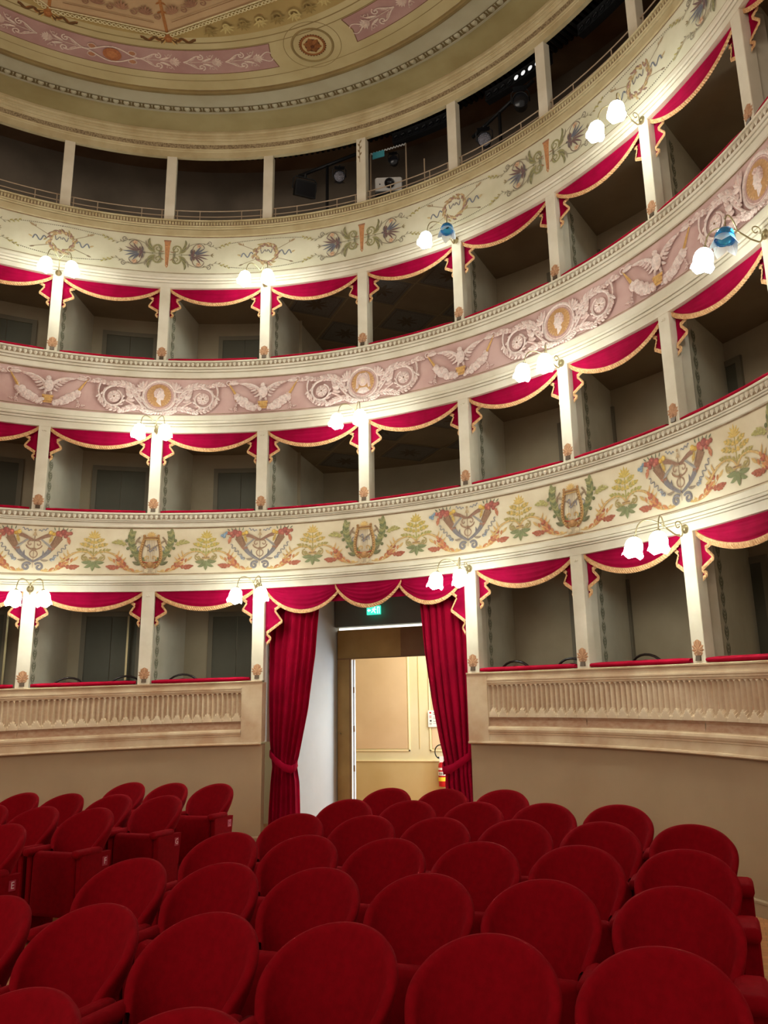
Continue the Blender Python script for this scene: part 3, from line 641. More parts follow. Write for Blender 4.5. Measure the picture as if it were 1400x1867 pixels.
def art_lyre(a):
    G1, G2, G3 = rgb(160, 112, 64), rgb(208, 166, 98), rgb(116, 76, 46)
    for m in (1, -1):
        a.m = m; foot_spray(a, 0)
        a.stroke(bez((0.06, -0.24), (0.22, -0.05), (0.40, 0.1), (0.30, 0.27), 12), (0.012, 0.008), rgb(120, 104, 66))
        for q in range(13):
            t = q/12; x, y = bez((0.12, -0.2), (0.24, -0.05), (0.36, 0.1), (0.30, 0.27), 12)[q]
            c = [rgb(126, 124, 80), rgb(104, 108, 70), rgb(150, 144, 92)][q % 3]
            a.leaf(x, y, 0.4+1.0*t, 0.085, 0.052, c, 0.3); a.leaf(x, y, 2.3+0.5*t, 0.08, 0.050, c, -0.3)
            if q % 3 == 1: a.disk(x+0.05, y-0.03, 0.026, c, 0.006, 7)
        a.acanthus(bez((0.36, 0.09), (0.42, 0.1), (0.46, 0.15), (0.53, 0.13), 4), rgb(170, 158, 96), 0.06, 4, 0.036)
        a.leaf(0.15, -0.22, 0.3, 0.13, 0.05, rgb(104, 100, 70), 0.3); a.leaf(0.17, -0.17, 0.9, 0.11, 0.05, rgb(116, 108, 76))
        a.stroke([(-0.05, 0.0), (0.10, 0.09), (0.20, 0.155)], (0.016, 0.034), rgb(150, 126, 98)); a.stroke([(0.17, 0.215), (0.215, 0.16), (0.235, 0.1)], 0.026, rgb(138, 112, 86))
        a.spiral(0.17, 0.02, 0.05, 2.5, 1.0, 0.013, rgb(128, 124, 132), -1); a.wave(0.13, -0.02, 0.17, -0.12, 0.016, 1.6, 0.012, rgb(128, 124, 132))
        side = bez((0.075, -0.25), (0.21, -0.14), (0.135, 0.06), (0.095, 0.22), 14)
        a.stroke(side, 0.052, G1, 0.012); a.stroke([(x+0.018, y) for x, y in side], 0.014, G2, 0.016); a.stroke([(x-0.02, y) for x, y in side], 0.012, G3, 0.012)
        for q in range(1, 13): a.disk(side[q][0], side[q][1], 0.010, rgb(226, 194, 130), 0.018, 6)
        a.spiral(0.045, -0.115, 0.045, -0.5, 0.8, 0.016, G2, 1); a.disk(0.105, 0.235, 0.022, G1, 0.012)
        a.disk(0.055, -0.315, 0.036, rgb(206, 184, 148), 0.016); a.stroke([(0.03, -0.34), (0.09, -0.335)], 0.026, rgb(220, 204, 172), 0.014)
        a.leaf(0.06, -0.28, 0.9, 0.09, 0.03, RST, 0.7)
    a.m = 1
    a.stroke([(-0.12, 0.205), (0.12, 0.205)], 0.03, G1, 0.012); a.stroke([(-0.1, 0.175), (0.1, 0.175)], 0.016, G2, 0.012)
    for q in range(-3, 4): a.leaf(0, 0.225, 1.57-q*0.42, 0.08, 0.024, G2)
    for q in range(-2, 3): a.stroke([(q*0.026, 0.17), (q*0.026, -0.17)], 0.005, rgb(150, 120, 90))
    a.disk(0, -0.22, 0.075, G1, 0.014, 10, 0.7); a.disk(0, -0.21, 0.035, rgb(190, 140, 90), 0.017); a.stroke([(-0.12, -0.17), (0, -0.2), (0.12, -0.17)], 0.022, rgb(160, 70, 40), 0.014)
    for q in (-1, 1): a.spiral(0.05*q, -0.24, 0.04, 1.57, 1, 0.014, G2, q)
    a.wave(-0.07, 0.06, 0.08, 0.0, 0.05, 1.5, 0.013, rgb(124, 118, 130)); a.stroke([(-0.15, -0.365), (0.15, -0.365)], 0.016, G1)
def band_one():
    fa = FASC[0]; zc = 2.645
    for k in range(-5, 6):
        a = Art(0.004); a.fade = 0.06; a.to = rgb(220, 202, 170)
        if k % 2 == 0: art_lyre(a); nm = 'painted_lyre'
        else: art_cornucopia(a); nm = 'painted_cornucopia'
        a.build(nm, on_band(k*DEL, zc), fa)
        if k < 5:
            a = Art(0.004); a.fade = 0.08; a.to = rgb(220, 202, 170); art_candelabrum(a, k % 2); a.build('painted_foliage', on_band((k+0.5)*DEL, zc), fa)
band_one()
PL = rgb(226, 203, 192); PM = rgb(214, 184, 173); PD = rgb(180, 138, 128); MB_ = rgb(188, 140, 92); MG = rgb(206, 160, 96)
def art_medallion(a, kind):
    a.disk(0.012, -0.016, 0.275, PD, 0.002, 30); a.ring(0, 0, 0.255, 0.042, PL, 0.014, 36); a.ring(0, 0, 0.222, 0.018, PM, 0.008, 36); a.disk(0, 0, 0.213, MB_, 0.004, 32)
    for q in range(9):                       # worn inscription strokes round the rim
        for sd in (0, 1):
            t = radians(28+q*14)*(1 if sd else -1)+pi/2; x, y = 0.172*cos(t), 0.172*sin(t)
            a.stroke([(x*0.9, y*0.9), (x*1.1, y*1.1)], 0.012, rgb(212, 172, 120), 0.006)
    if kind == 'front':
        a.disk(0, 0.05, 0.088, PM, 0.016, 14, 1.3)
        for m in (1, -1): a.m = m; a.stroke(bez((0.03, 0.15), (0.12, 0.12), (0.08, -0.02), (0.11, -0.09), 8), 0.05, PM, 0.018)
        a.m = 1
        a.poly([(-0.11, -0.15), (-0.06, -0.08), (0.06, -0.08), (0.11, -0.15), (0, -0.19)], PL, 0.014)
        a.disk(0, 0.035, 0.055, rgb(224, 198, 178), 0.022, 12, 1.35)
        for m in (1, -1): a.m = m; a.stroke([(0.012, 0.055), (0.036, 0.055)], 0.008, PD, 0.002)
        a.m = 1
        for q in (1,): a.stroke([(0, 0.045), (0, 0.01)], 0.01, PL, 0.012)
        a.stroke([(-0.016, -0.012), (0.016, -0.012)], 0.008, PD, 0.004)
    else:
        prof = [(-0.05, -0.10), (-0.035, -0.05), (-0.085, -0.01), (-0.095, 0.06), (-0.06, 0.125), (0.0, 0.145), (0.055, 0.12), (0.075, 0.075), (0.075, 0.045), (0.10, 0.008), (0.08, 0.0), (0.085, -0.02), (0.075, -0.035), (0.078, -0.055), (0.06, -0.075), (0.02, -0.07), (0.02, -0.12), (0.035, -0.165), (0.0, -0.15)]
        if kind == 'left': prof = [(-x, y) for x, y in prof][::-1]
        a.poly(prof, PL, 0.02); sg = -1 if kind == 'left' else 1
        for (x, y) in ((-0.06, 0.07), (-0.03, 0.1), (0.01, 0.115), (-0.065, 0.03), (-0.04, 0.05), (0.035, 0.1), (-0.06, 0.0)): a.disk(sg*x, y, 0.026, PM, 0.026, 7)
        a.stroke([(sg*0.055, 0.052), (sg*0.07, 0.055)], 0.008, PD, 0.022)
    for m in (1, -1):
        a.m = m
        a.stroke(bez((0.02, -0.29), (0.18, -0.30), (0.28, -0.16), (0.42, 0.02), 10), (0.034, 0.032), PL)
        top = bez((0.27, -0.12), (0.36, 0.12), (0.52, 0.20), (0.76, 0.16), 12)
        a.acanthus(top, PL, 0.10, 10, 0.05, PM); a.stroke(top, (0.036, 0.024), PL)
        cx, cy = 0.70, -0.05
        sp = [(cx+0.185*(1-0.38*t)*cos(1.57-t*5.9), cy+0.185*(1-0.38*t)*sin(1.57-t*5.9)) for t in [i/28 for i in range(29)]]
        a.acanthus(sp[2:24], PM, 0.075, 9, 0.042, PL, False, 1); a.stroke(sp, (0.042, 0.026), PL)
        a.disk(cx, cy, 0.10, PM, 0.006, 14)
        for q in range(9): a.leaf(cx, cy, q*2*pi/9, 0.095, 0.042, PL)
        for q in range(5): a.leaf(cx, cy, q*1.26+0.4, 0.040, 0.016, rgb(166, 120, 70), 0, 3)
        a.disk(cx, cy, 0.016, rgb(120, 80, 50))
        for q in range(6): a.leaf(0.245, 0.09, 1.75-0.40*q, 0.165-0.010*q, 0.058, PL if q % 2 else PM, 0.25)
        a.stroke([(0.26, -0.08), (0.245, 0.12)], 0.024, PL)
        for q in range(4): a.leaf(0.38+0.03*q, -0.10+0.05*q, 0.1+0.3*q, 0.13, 0.066, PL if q % 2 else PM, 0.4)
        a.disk(0.44, -0.03, 0.042, PL); a.disk(0.47, -0.075, 0.034, PM)
        a.stroke(bez((0.52, -0.10), (0.42, -0.15), (0.34, -0.20), (0.22, -0.30), 8), (0.036, 0.026), PM)
        a.acanthus(bez((0.20, -0.21), (0.34, -0.22), (0.44, -0.21), (0.56, -0.28), 7), PL, 0.085, 7, 0.05, PM)
        a.acanthus(bez((0.03, -0.285), (0.08, -0.3), (0.16, -0.29), (0.24, -0.27), 5), PL, 0.06, 5, 0.046)
        a.acanthus(bez((0.50, -0.235), (0.62, -0.28), (0.74, -0.28), (0.84, -0.21), 6), PM, 0.06, 6, 0.04, PL)
        a.acanthus(bez((0.76, 0.16), (0.86, 0.16), (0.94, 0.22), (1.02, 0.18), 6), PM, 0.065, 6, 0.042, PL)
        a.stroke(bez((0.90, 0.20), (0.95, 0.10), (0.96, 0.0), (0.90, -0.08), 8), (0.034, 0.018), PL); a.leaf(0.90, -0.08, -1.9, 0.11, 0.055, PM)
        for q in range(3): a.leaf(0.92, -0.02-0.04*q, -1.0-0.5*q, 0.09, 0.04, PL, 0.5)
    a.m = 1
    for q in range(-2, 3): a.leaf(q*0.035, -0.285, -1.57+q*0.35, 0.05, 0.04, PL)
def art_garland(a):
    for m in (1, -1):
        a.m = m
        a.ring(0.57, 0.215, 0.038, 0.018, PL, 0.014, 14)
        a.leaf(0.56, 0.21, 2.6, 0.14, 0.05, PM, 0.6); a.leaf(0.57, 0.20, 3.0, 0.18, 0.06, PL, 0.3)
        a.stroke(bez((0.575, 0.21), (0.53, 0.14), (0.48, 0.06), (0.42, -0.04), 7), (0.012, 0.05), MG, 0.016)
        for q in range(4): a.leaf(0.475-0.015*q, 0.055-0.02*q, -2.2+0.28*q, 0.11, 0.022, rgb(196, 150, 90) if q % 2 else rgb(150, 104, 62), 0.0, 4)
        for q in range(26):
            t = q/25; x = 0.43*(1-t)+0.07*t; y = -0.04-0.19*sin(t*pi/2)+0.0
            rr = 0.036+0.030*sin(pi*min(1, t+0.15))
            a.disk(x+random.uniform(-.02, .02), y+random.uniform(-.03, .03), rr, PL if q % 3 else PM, 0.018, 8)
            a.leaf(x, y, random.uniform(0, 6.28), 0.07, 0.035, PM if q % 2 else PL, 0.4, 3)
        a.stroke([(0.45*(1-t)+0.04*t, -0.075-0.205*sin(t*pi/2)) for t in [i/10 for i in range(11)]], 0.022, PD, 0.004)
        a.acanthus([(0.42, -0.14), (0.46, -0.2), (0.45, -0.25), (0.52, -0.24)], PM, 0.04, 4, 0.022)
        w = bez((0.03, 0.03), (0.10, 0.14), (0.22, 0.2), (0.36, 0.19), 8)
        for q in range(8):
            x, y = w[q]; a.leaf(x, y, -0.75+0.1*q, 0.14-0.006*q, 0.04, PM if q % 2 else PL, 0.5, 4, 0.01)
        a.stroke(w, (0.06, 0.03), PL, 0.02)
        a.leaf(0.02, -0.02, -1.2, 0.1, 0.045, PL)
        for q in range(3): a.leaf(0.03, -0.07, -1.4+0.3*q, 0.06, 0.02, PM, 0, 3)
    a.m = 1
    a.disk(0.0, 0.04, 0.078, PL, 0.026, 12, 1.35); a.disk(-0.005, 0.155, 0.042, PL, 0.028, 10); a.poly([(-0.04, 0.15), (-0.075, 0.135), (-0.04, 0.128)], PM, 0.02); a.disk(-0.015, 0.163, 0.006, PD, 0.032, 6)
    a.poly([(-0.085, -0.12), (0.085, -0.12), (0.06, -0.25), (-0.06, -0.25)], MG, 0.02)
    for q in range(4): a.stroke([(-0.085+0.006*q, -0.135-0.03*q), (0.085-0.006*q, -0.135-0.03*q)], 0.014, rgb(168, 112, 70) if q % 2 else rgb(224, 180, 120), 0.024)
def band_two():
    fa = FASC[1]; zc = 5.188
    for k in range(-5, 6):
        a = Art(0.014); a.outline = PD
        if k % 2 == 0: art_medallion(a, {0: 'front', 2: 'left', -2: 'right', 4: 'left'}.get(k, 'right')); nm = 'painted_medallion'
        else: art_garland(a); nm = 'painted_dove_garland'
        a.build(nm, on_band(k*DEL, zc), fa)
band_two()
def art_torch(a):
    O1, O2 = rgb(190, 120, 66), rgb(150, 88, 52)
    a.poly([(-0.055, 0.265), (0.055, 0.265), (0.042, 0.15), (0.024, -0.2), (-0.024, -0.2), (-0.042, 0.15)], O1, 0.006); a.stroke([(0.012, 0.14), (0.008, -0.2)], 0.016, O2, 0.008)
    a.stroke([(-0.06, 0.255), (0.06, 0.255)], 0.03, O2, 0.008); a.stroke([(-0.045, 0.15), (0.045, 0.15)], 0.022, rgb(206, 142, 86), 0.009); a.stroke([(-0.02, -0.2), (0, -0.245), (0.02, -0.2)], 0.02, O1)
    OL, OD = rgb(142, 134, 84), rgb(112, 106, 70); PU, PB = rgb(98, 58, 66), rgb(78, 80, 104); FL = rgb(212, 168, 132); GY = rgb(140, 128, 104)
    for m in (1, -1):
        a.m = m
        for s in (1, -1):
            sp = [(0.15+0.085*(1-0.8*t)*cos(-0.6*s+s*t*8.5), s*0.10+0.085*(1-0.8*t)*sin(-0.6*s+s*t*8.5)) for t in [i/20 for i in range(21)]]
            a.stroke(sp, (0.03, 0.014), OL); a.stroke([(0.11, s*0.0), (0.10, s*0.07), (0.15, s*0.16)], 0.014, OD)
            for q in range(6): a.leaf(0.19+0.022*q, s*(0.03+0.028*q), s*(0.25+0.22*q), 0.16-0.008*q, 0.036, OD if q % 2 else OL, s*0.7)
            a.leaf(0.31, s*0.10, s*0.9, 0.15, 0.03, GY, s*0.8)
            st = bez((0.36, s*0.17), (0.52, s*0.27), (0.62, s*0.24), (0.80, s*0.15), 12)
            a.stroke(st, (0.012, 0.006), GY); a.stroke(bez((0.42, s*0.06), (0.40, s*0.22), (0.58, s*0.28), (0.62, s*0.14), 10), 0.014, rgb(120, 96, 84))
            for q in range(5): a.leaf(0.53, s*0.175, q*1.257, 0.048, 0.036, FL, 0, 3)
            a.disk(0.53, s*0.175, 0.012, rgb(150, 90, 70)); a.spiral(0.70, s*0.235, 0.045, -s*2.0, 1.2, 0.012, rgb(120, 108, 96), s)
            for q in range(5): a.leaf(0.60+0.05*q, s*(0.225-0.02*q), s*(0.9 if q % 2 else -0.6), 0.05, 0.018, GY, 0.3, 3)
            for q in range(6): a.leaf(0.86+0.032*q, s*(0.165+0.012*q), s*(0.6 if q % 2 else -0.5), 0.055, 0.022, rgb(176, 160, 84) if q % 3 else rgb(150, 130, 80), 0, 3)
            a.stroke(bez((0.80, s*0.15), (0.9, s*0.16), (1.0, s*0.21), (1.05, s*0.225), 6), 0.006, GY)
            for q in range(22):
                t = q/21; a.disk(1.06+0.62*t, s*(0.228+0.048*sin(t*pi/2)), 0.0085, rgb(96, 80, 66), 0.004, 6)
            a.disk(0.24, s*0.0, 0.012, OD); a.leaf(0.05, -0.08*s-0.03, s*0.4, 0.08, 0.02, rgb(150, 110, 80), 0.8)
        a.stroke([(0.04, 0), (0.36, 0)], 0.008, OD); a.stroke([(0.13, -0.05), (0.13, 0.05)], 0.014, rgb(96, 90, 66))
        for q in range(-3, 4):
            a.leaf(0.45+0.03*cos(q*0.5), 0.03*sin(q*0.5), q*0.24, 0.245-0.022*abs(q), 0.026, PB if (q > 0) == (m > 0) else PU, q*0.16)
        for q in (-1, 1): a.leaf(0.42, 0, q*1.0, 0.12, 0.034, PU, q*0.9); a.leaf(0.42, 0, q*2.0, 0.12, 0.034, rgb(88, 70, 78), -q*0.9)
        a.disk(0.42, 0, 0.03, PU); a.stroke([(0.36, 0), (0.46, 0)], 0.03, rgb(88, 70, 78))
        for q in (-1, 0, 1): a.leaf(0.73, 0, q*0.7, 0.06, 0.018, rgb(140, 120, 84), 0, 3)
def art_wreath(a):
    for q in range(60):
        t = q*2*pi/60; r = 0.165+random.uniform(-.035, .035); c = [rgb(178, 140, 96), rgb(150, 108, 86), rgb(196, 164, 116), rgb(136, 96, 84), rgb(164, 140, 84)][q % 5]
        a.leaf(r*cos(t)*1.1, r*sin(t), t+1.2+random.uniform(-.5, .5), 0.085, 0.034, c, 0.3, 3)
    for q in range(12):
        t = q*2*pi/12+0.2; a.disk(0.17*cos(t)*1.1, 0.17*sin(t), 0.024, rgb(150, 104, 92) if q % 2 else rgb(186, 150, 104), 0.007, 7)
    for m in (1, -1):
        a.m = m
        a.stroke([(0.17, 0.06), (0.46, 0.20)], 0.009, rgb(150, 124, 96)); a.leaf(0.42, 0.185, 0.45, 0.09, 0.035, rgb(164, 134, 96)); a.leaf(0.40, 0.17, 1.4, 0.05, 0.02, rgb(164, 134, 96))
        a.stroke([(0.16, -0.09), (0.46, -0.20)], 0.009, rgb(150, 124, 96)); a.leaf(0.40, -0.18, -0.35, 0.08, 0.028, rgb(140, 116, 90))
        a.wave(0.23, 0.0, 0.44, -0.02, 0.042, 1.6, 0.02, rgb(104, 108, 124)); a.leaf(0.44, -0.02, 0.4, 0.07, 0.03, rgb(200, 170, 120))
        a.wave(0.01, 0.03, 0.11, 0.05, 0.035, 1.2, 0.015, rgb(116, 108, 112))
    a.m = 1
def band_three():
    fa = FASC[2]; zc = 7.745
    for k in range(-5, 6):
        a = Art(0.004); a.fade = 0.12; a.to = rgb(212, 202, 174)
        if k % 2 == 0: art_torch(a); nm = 'painted_torch'
        else: art_wreath(a); nm = 'painted_wreath'
        a.build(nm, on_band(k*DEL, zc), fa)
band_three()

# ---- ceiling ornament
def on_ceiling(phi0, r0): return lambda x, y, h: P(phi0+x/r0, r0+y, ZC-h)
CL = rgb(206, 182, 164); CM = rgb(190, 160, 144)
def ceil_panel(phi0):
    half = radians(29.9); mb = MB(); rows = []
    for i in range(49):
        u = -1+2*i/48; rows.append([P(phi0+half*u, r, ZC-0.0016) for r in (4.61, 4.85, 5.09)])
    # concave ends beside the rosettes
    for rr, u in ((rows[0], 1), (rows[-1], -1)): rr[1] = P(phi0-u*(half-radians(0.75)), 4.85, ZC-0.0016)
    mb.grid(rows); o = mb.build('rose_panel', M['ceil_pink'], ceil)
    a = Art(0.006); L = half*4.85; DK = rgb(120, 84, 62)
    for y in (-0.238, 0.238): a.stroke([(-L+2*L*i/60, y) for i in range(61)], 0.014, DK, 0.003)
    for m in (1, -1):
        a.m = m; a.stroke([(L, 0.24), (L-0.055, 0.0), (L, -0.24)], 0.014, DK, 0.003)
        x = 0.42
        for q in range(3):
            for s in (1, -1):
                a.stroke(bez((x, 0), (x+0.12, s*0.03), (x+0.18, s*0.16), (x+0.28, s*0.12), 10), (0.022, 0.02), CL)
                a.spiral(x+0.27, s*0.10, 0.06, s*1.4, 1.2, 0.022, CL, -s); a.spiral(x+0.44, s*0.12, 0.05, s*2.8, 1.1, 0.018, CM, s)
                a.leaf(x+0.1, s*0.02, s*0.6, 0.16, 0.04, CM, s*0.5); a.leaf(x+0.3, s*0.03, s*0.2, 0.18, 0.045, CL, s*0.4); a.stroke(bez((x+0.3, s*0.04), (x+0.4, s*0.02), (x+0.45, s*0.06), (x+0.5, s*0.16), 8), 0.016, CM)
            a.stroke([(x, 0), (x+0.62, 0)], 0.018, CM); a.disk(x+0.52, 0, 0.075, CM, 0.004, 12)
            for p in range(7): a.leaf(x+0.50, 0, -1.2+p*0.4, 0.11, 0.03, CL)
            x += 0.66
        a.bez((x-0.1, 0.0), (x, 0.1), (x+0.06, 0.12), (x+0.1, 0.05), (0.022, 0.014), CL); a.bez((x-0.1, 0.0), (x, -0.1), (x+0.06, -0.12), (x+0.1, -0.05), (0.022, 0.014), CL)
        for s in (1, -1): a.ring(0.30, s*0.085, 0.06, 0.018, CM, None, 16, 0.8); a.disk(0.30, s*0.085, 0.05, rgb(166, 112, 80), 0.003, 10, 0.8)
        a.stroke(bez((0.0, 0.15), (0.2, 0.14), (0.25, 0.0), (0.45, -0.0), 10), 0.024, CL); a.stroke(bez((0.0, -0.15), (0.2, -0.14), (0.25, 0.0), (0.45, 0.0), 10), 0.024, CL)
    a.m = 1; a.disk(0, 0, 0.14, rgb(160, 96, 60), 0.004, 16, 0.9); a.disk(0, 0, 0.1, rgb(174, 110, 68), 0.006, 14, 0.9)
    a.build('painted_scrollwork', on_ceiling(phi0, 4.85), o)
for d in (-38.4, 36.6, -113.4): ceil_panel(radians(d))
def ceil_rosette(phi0):
    mb = MB(); c = P(phi0, 4.85, ZC)
    for pr in ([(0.335, 0), (0.325, 0.012), (0.31, 0.016), (0.297, 0.0)], [(0.45, 0.0), (0.445, 0.004), (0.44, 0.0)]): mb.lathe(pr, c, (0, 0, -1), 40)
    o = mb.build('rosette_ring', M['ceil_brown'], ceil, smooth=True)
    a = Art(0.02); B1, B2, B3 = rgb(132, 82, 42), rgb(92, 52, 28), rgb(190, 140, 84)
    a.ring(0, 0, 0.185, 0.04, B1, 0.012, 30); a.disk(0, 0, 0.168, rgb(186, 160, 112), 0.002, 24); a.disk(0, 0, 0.14, B2, 0.004, 20)
    for q in range(6): a.leaf(0, 0, q*pi/3+0.5, 0.145, 0.105, B1, 0, 5, 0.03); a.leaf(0.05*cos(q*pi/3+0.5), 0.05*sin(q*pi/3+0.5), q*pi/3+0.5, 0.08, 0.02, B3, 0, 4, 0.034)
    for q in range(30): a.disk(0.205*cos(q*pi/15), 0.205*sin(q*pi/15), 0.012, B2, 0.004, 6)
    a.disk(0, 0, 0.04, B2, 0.04); a.build('gilt_rosette', on_ceiling(phi0, 4.85), o)
for d in (-0.9, -75.9, 74.1): ceil_rosette(radians(d))
BOWS = [radians(d) for d in (-104.0, -50.0, -27.6, 26.0, 48.4)]
def ceil_star():
    # tan field of the star inside the chords that run from bow to bow
    pts = [P(b, 4.30, ZC-0.0015) for b in BOWS]; mb = MB(); n = len(pts)
    back = [P(radians(d), 4.0, ZC-0.0015) for d in (100, 150, -160)]; allp = pts+back
    mb.add([(0, 0, ZC-0.0015)]+allp, [(0, 1+i, 1+(i+1) % len(allp)) for i in range(len(allp))])
    o = mb.build('star_field', M['ceil_tan'], ceil)
    a = Art(0.004); lace = rgb(206, 190, 146)
    for i in range(n-1):
        p, q = Vector(pts[i]).xy, Vector(pts[i+1]).xy; d = (q-p); L = d.length; d.normalize(); nn = Vector((-d.y, d.x))
        if nn.dot(p) > 0: nn = -nn                 # inwards
        m = int(L/0.062)
        for j in range(1, m):
            c = p+d*(j*L/m); a.ring(c.x-nn.x*0.03, c.y-nn.y*0.03, 0.026, 0.016, lace, 0.004, 8)
        e0, e1 = p+nn*0.03, q+nn*0.03; a.stroke([(e0.x, e0.y), (e1.x, e1.y)], 0.022, lace)
        e0, e1 = p+nn*0.18+d*0.2, q+nn*0.18-d*0.2; a.stroke([(e0.x, e0.y), (e1.x, e1.y)], 0.012, rgb(130, 92, 60))
        k = int(L/0.30); TA = rgb(154, 112, 84); TB = rgb(140, 100, 76)
        for j in range(1, k):
            c = p+d*(j*L/k)+nn*0.30; an = atan2(nn.y, nn.x)
            for s in range(-3, 4): a.leaf(c.x, c.y, an+s*0.42, 0.17-0.014*abs(s), 0.036, TA if j % 2 else TB, -s*0.1)
            c2 = c+d*(0.5*L/k); a.spiral(c2.x, c2.y, 0.06, an, 1.2, 0.02, TB)
        # olive scroll in the segment outside the long chords
        if L > 3:
            for j in range(-5, 6):
                c = (p+q)/2+d*(j*0.26)-nn*(0.10+0.25*(1-abs(j)/6)); an = atan2(-nn.y, -nn.x)
                cc = rgb(140, 116, 68) if j % 2 else rgb(182, 160, 104)
                a.spiral(c.x, c.y, 0.10*(1-abs(j)/9), an, 1.4, 0.03, cc, 1 if j > 0 else -1)
                for s in range(-2, 3): a.leaf(c.x, c.y, an+s*0.5, 0.14, 0.034, cc, s*0.2)
    a.build('painted_star_border', lambda x, y, h: (x, y, ZC-0.0016-h), o)
    for b in BOWS:
        a = Art(0.005); D1, D2, D3 = rgb(98, 66, 34), rgb(150, 92, 46), rgb(186, 150, 90)
        for m in (1, -1):
            a.m = m
            for q in range(5): a.leaf(0.02, 0.03, 0.15+0.24*q, 0.17, 0.030, D1 if q % 2 else D3, 0.2)
            a.wave(0.05, 0.07, 0.40, 0.10, 0.028, 1.8, 0.05, D1); a.wave(0.1, 0.08, 0.40, 0.085, 0.03, 1.8, 0.018, D2)
        a.m = 1; a.disk(0, 0.06, 0.075, D2, 0.006); a.disk(0, 0.06, 0.04, rgb(166, 106, 60), 0.008)
        a.stroke([(0, 0.02), (0.02, -0.5), (0.03, -1.0)], (0.045, 0.06), rgb(160, 104, 56)); a.stroke([(0.01, 0.0), (0.035, -1.0)], (0.012, 0.02), rgb(112, 66, 38))
        for q in range(4): a.leaf(0.02, -0.45-0.16*q, 2.6, 0.10, 0.035, D2); a.leaf(0.02, -0.45-0.16*q, 0.5, 0.10, 0.035, D2)
        a.build('painted_bow_torch', lambda x, y, h: P(b-x/4.3, 4.33+y, ZC-0.002-h), o)
ceil_star()

# ================================================================== THINGS
ORD = ['first', 'second', 'third', 'fourth', 'fifth', 'sixth']
def bay_words(k, t):
    side = 'left' if k < 0 else 'right'; n = (-k-1) if k < 0 else k
    if t > 0 and n == 0: return 'the %s half of the wide central box' % side
    if t == 0: return 'the %s box %s of the curtained doorway' % (ORD[n-1], side)
    return 'the %s box %s of the wide central box' % (ORD[n-1], side)
def pillar_words(k):
    if k == 0: return 'the central pillar'
    return 'the %s pillar %s of centre' % (ORD[abs(k)-1], 'left' if k < 0 else 'right')

# ---- velvet valances over the boxes
def swag(mb, a, b, ztop, drop, r, lip=0.02, folds=4.0, nu=28, nv=14, sharp=0.85):
    rows = []
    for i in range(nu+1):
        u = i/nu; s = (4*u*(1-u))**sharp if 0 < u < 1 else 0.0; zb = ztop-lip-drop*s; row = []
        for j in range(nv+1):
            v = j/nv
            rr = r-0.035*sin(pi*v)*s-0.013*s*sin(2*pi*folds*v+0.8*sin(3*u+v))-0.02*v*s
            row.append(P(a+(b-a)*u, rr, ztop+(zb-ztop)*v))
        rows.append(row)
    mb.grid(rows)
def fringe_along(mb, pts, drop, wob=0.004):
    """pts: list of (phi, r, z); a hanging gold fringe with small thread ripples"""
    rows = []
    for i, (t, r, z) in enumerate(pts):
        w = wob*(1 if i % 2 else -1)
        rows.append([P(t, r+0.004, z+0.012), P(t, r-0.010, z+0.006), P(t, r-0.012+w, z-drop*0.35), P(t, r-0.012-w, z-drop*0.75), P(t, r-0.008+w, z-drop)])
    mb.grid(rows)
def densify(pts, n):
    out = []
    for i in range(len(pts)-1):
        m = max(2, int(n*sqrt(sum((pts[i+1][q]-pts[i][q])**2 for q in range(len(pts[0]))))))
        for j in range(m): out.append(tuple(pts[i][q]+(pts[i+1][q]-pts[i][q])*j/m for q in range(len(pts[0]))))
    out.append(tuple(pts[-1])); return out
def tail(phi_edge, sgn, ztop, scale, r, parent, m='velvet', sx=1.0):
    """a cascading tail hanging beside a pillar: velvet with a zigzag fringed edge"""
    zig = [(0.16, -0.03), (0.155, -0.11), (0.082, -0.155), (0.150, -0.245), (0.012, -0.335), (0.052, -0.375), (0.015, -0.42)]
    zig = [(x*scale*sx, z*scale, (0.0 if i % 2 else 0.03)) for i, (x, z) in enumerate(zig)]
    d = densify(zig, 55); mb = MB(); rows = []
    for i, (x, z, dp) in enumerate(d):
        row = []
        for j in range(7):
            u = j/6; row.append(P(phi_edge+sgn*x*u/r, r-dp*u-0.012*sin(3*pi*u), z+ztop+0.02*scale*(1-u)))
        rows.append(row)
    mb.grid(rows); t = mb.build('tail', M[m], parent, smooth=True)
    mb = MB(); rows = []
    for i, (x, z, dp) in enumerate(d):
        if i < 5: continue
        w = 0.003*(1 if i % 2 else -1)
        rows.append([P(phi_edge+sgn*x/r, r-dp-0.008, z+ztop+0.010), P(phi_edge+sgn*(x+0.008)/r, r-dp-0.016+w, z+ztop-0.015), P(phi_edge+sgn*(x+0.002)/r, r-dp-0.012-w, z+ztop-0.042)])
    mb.grid(rows); mb.build('tail_fringe', M['gold'], t, smooth=False)
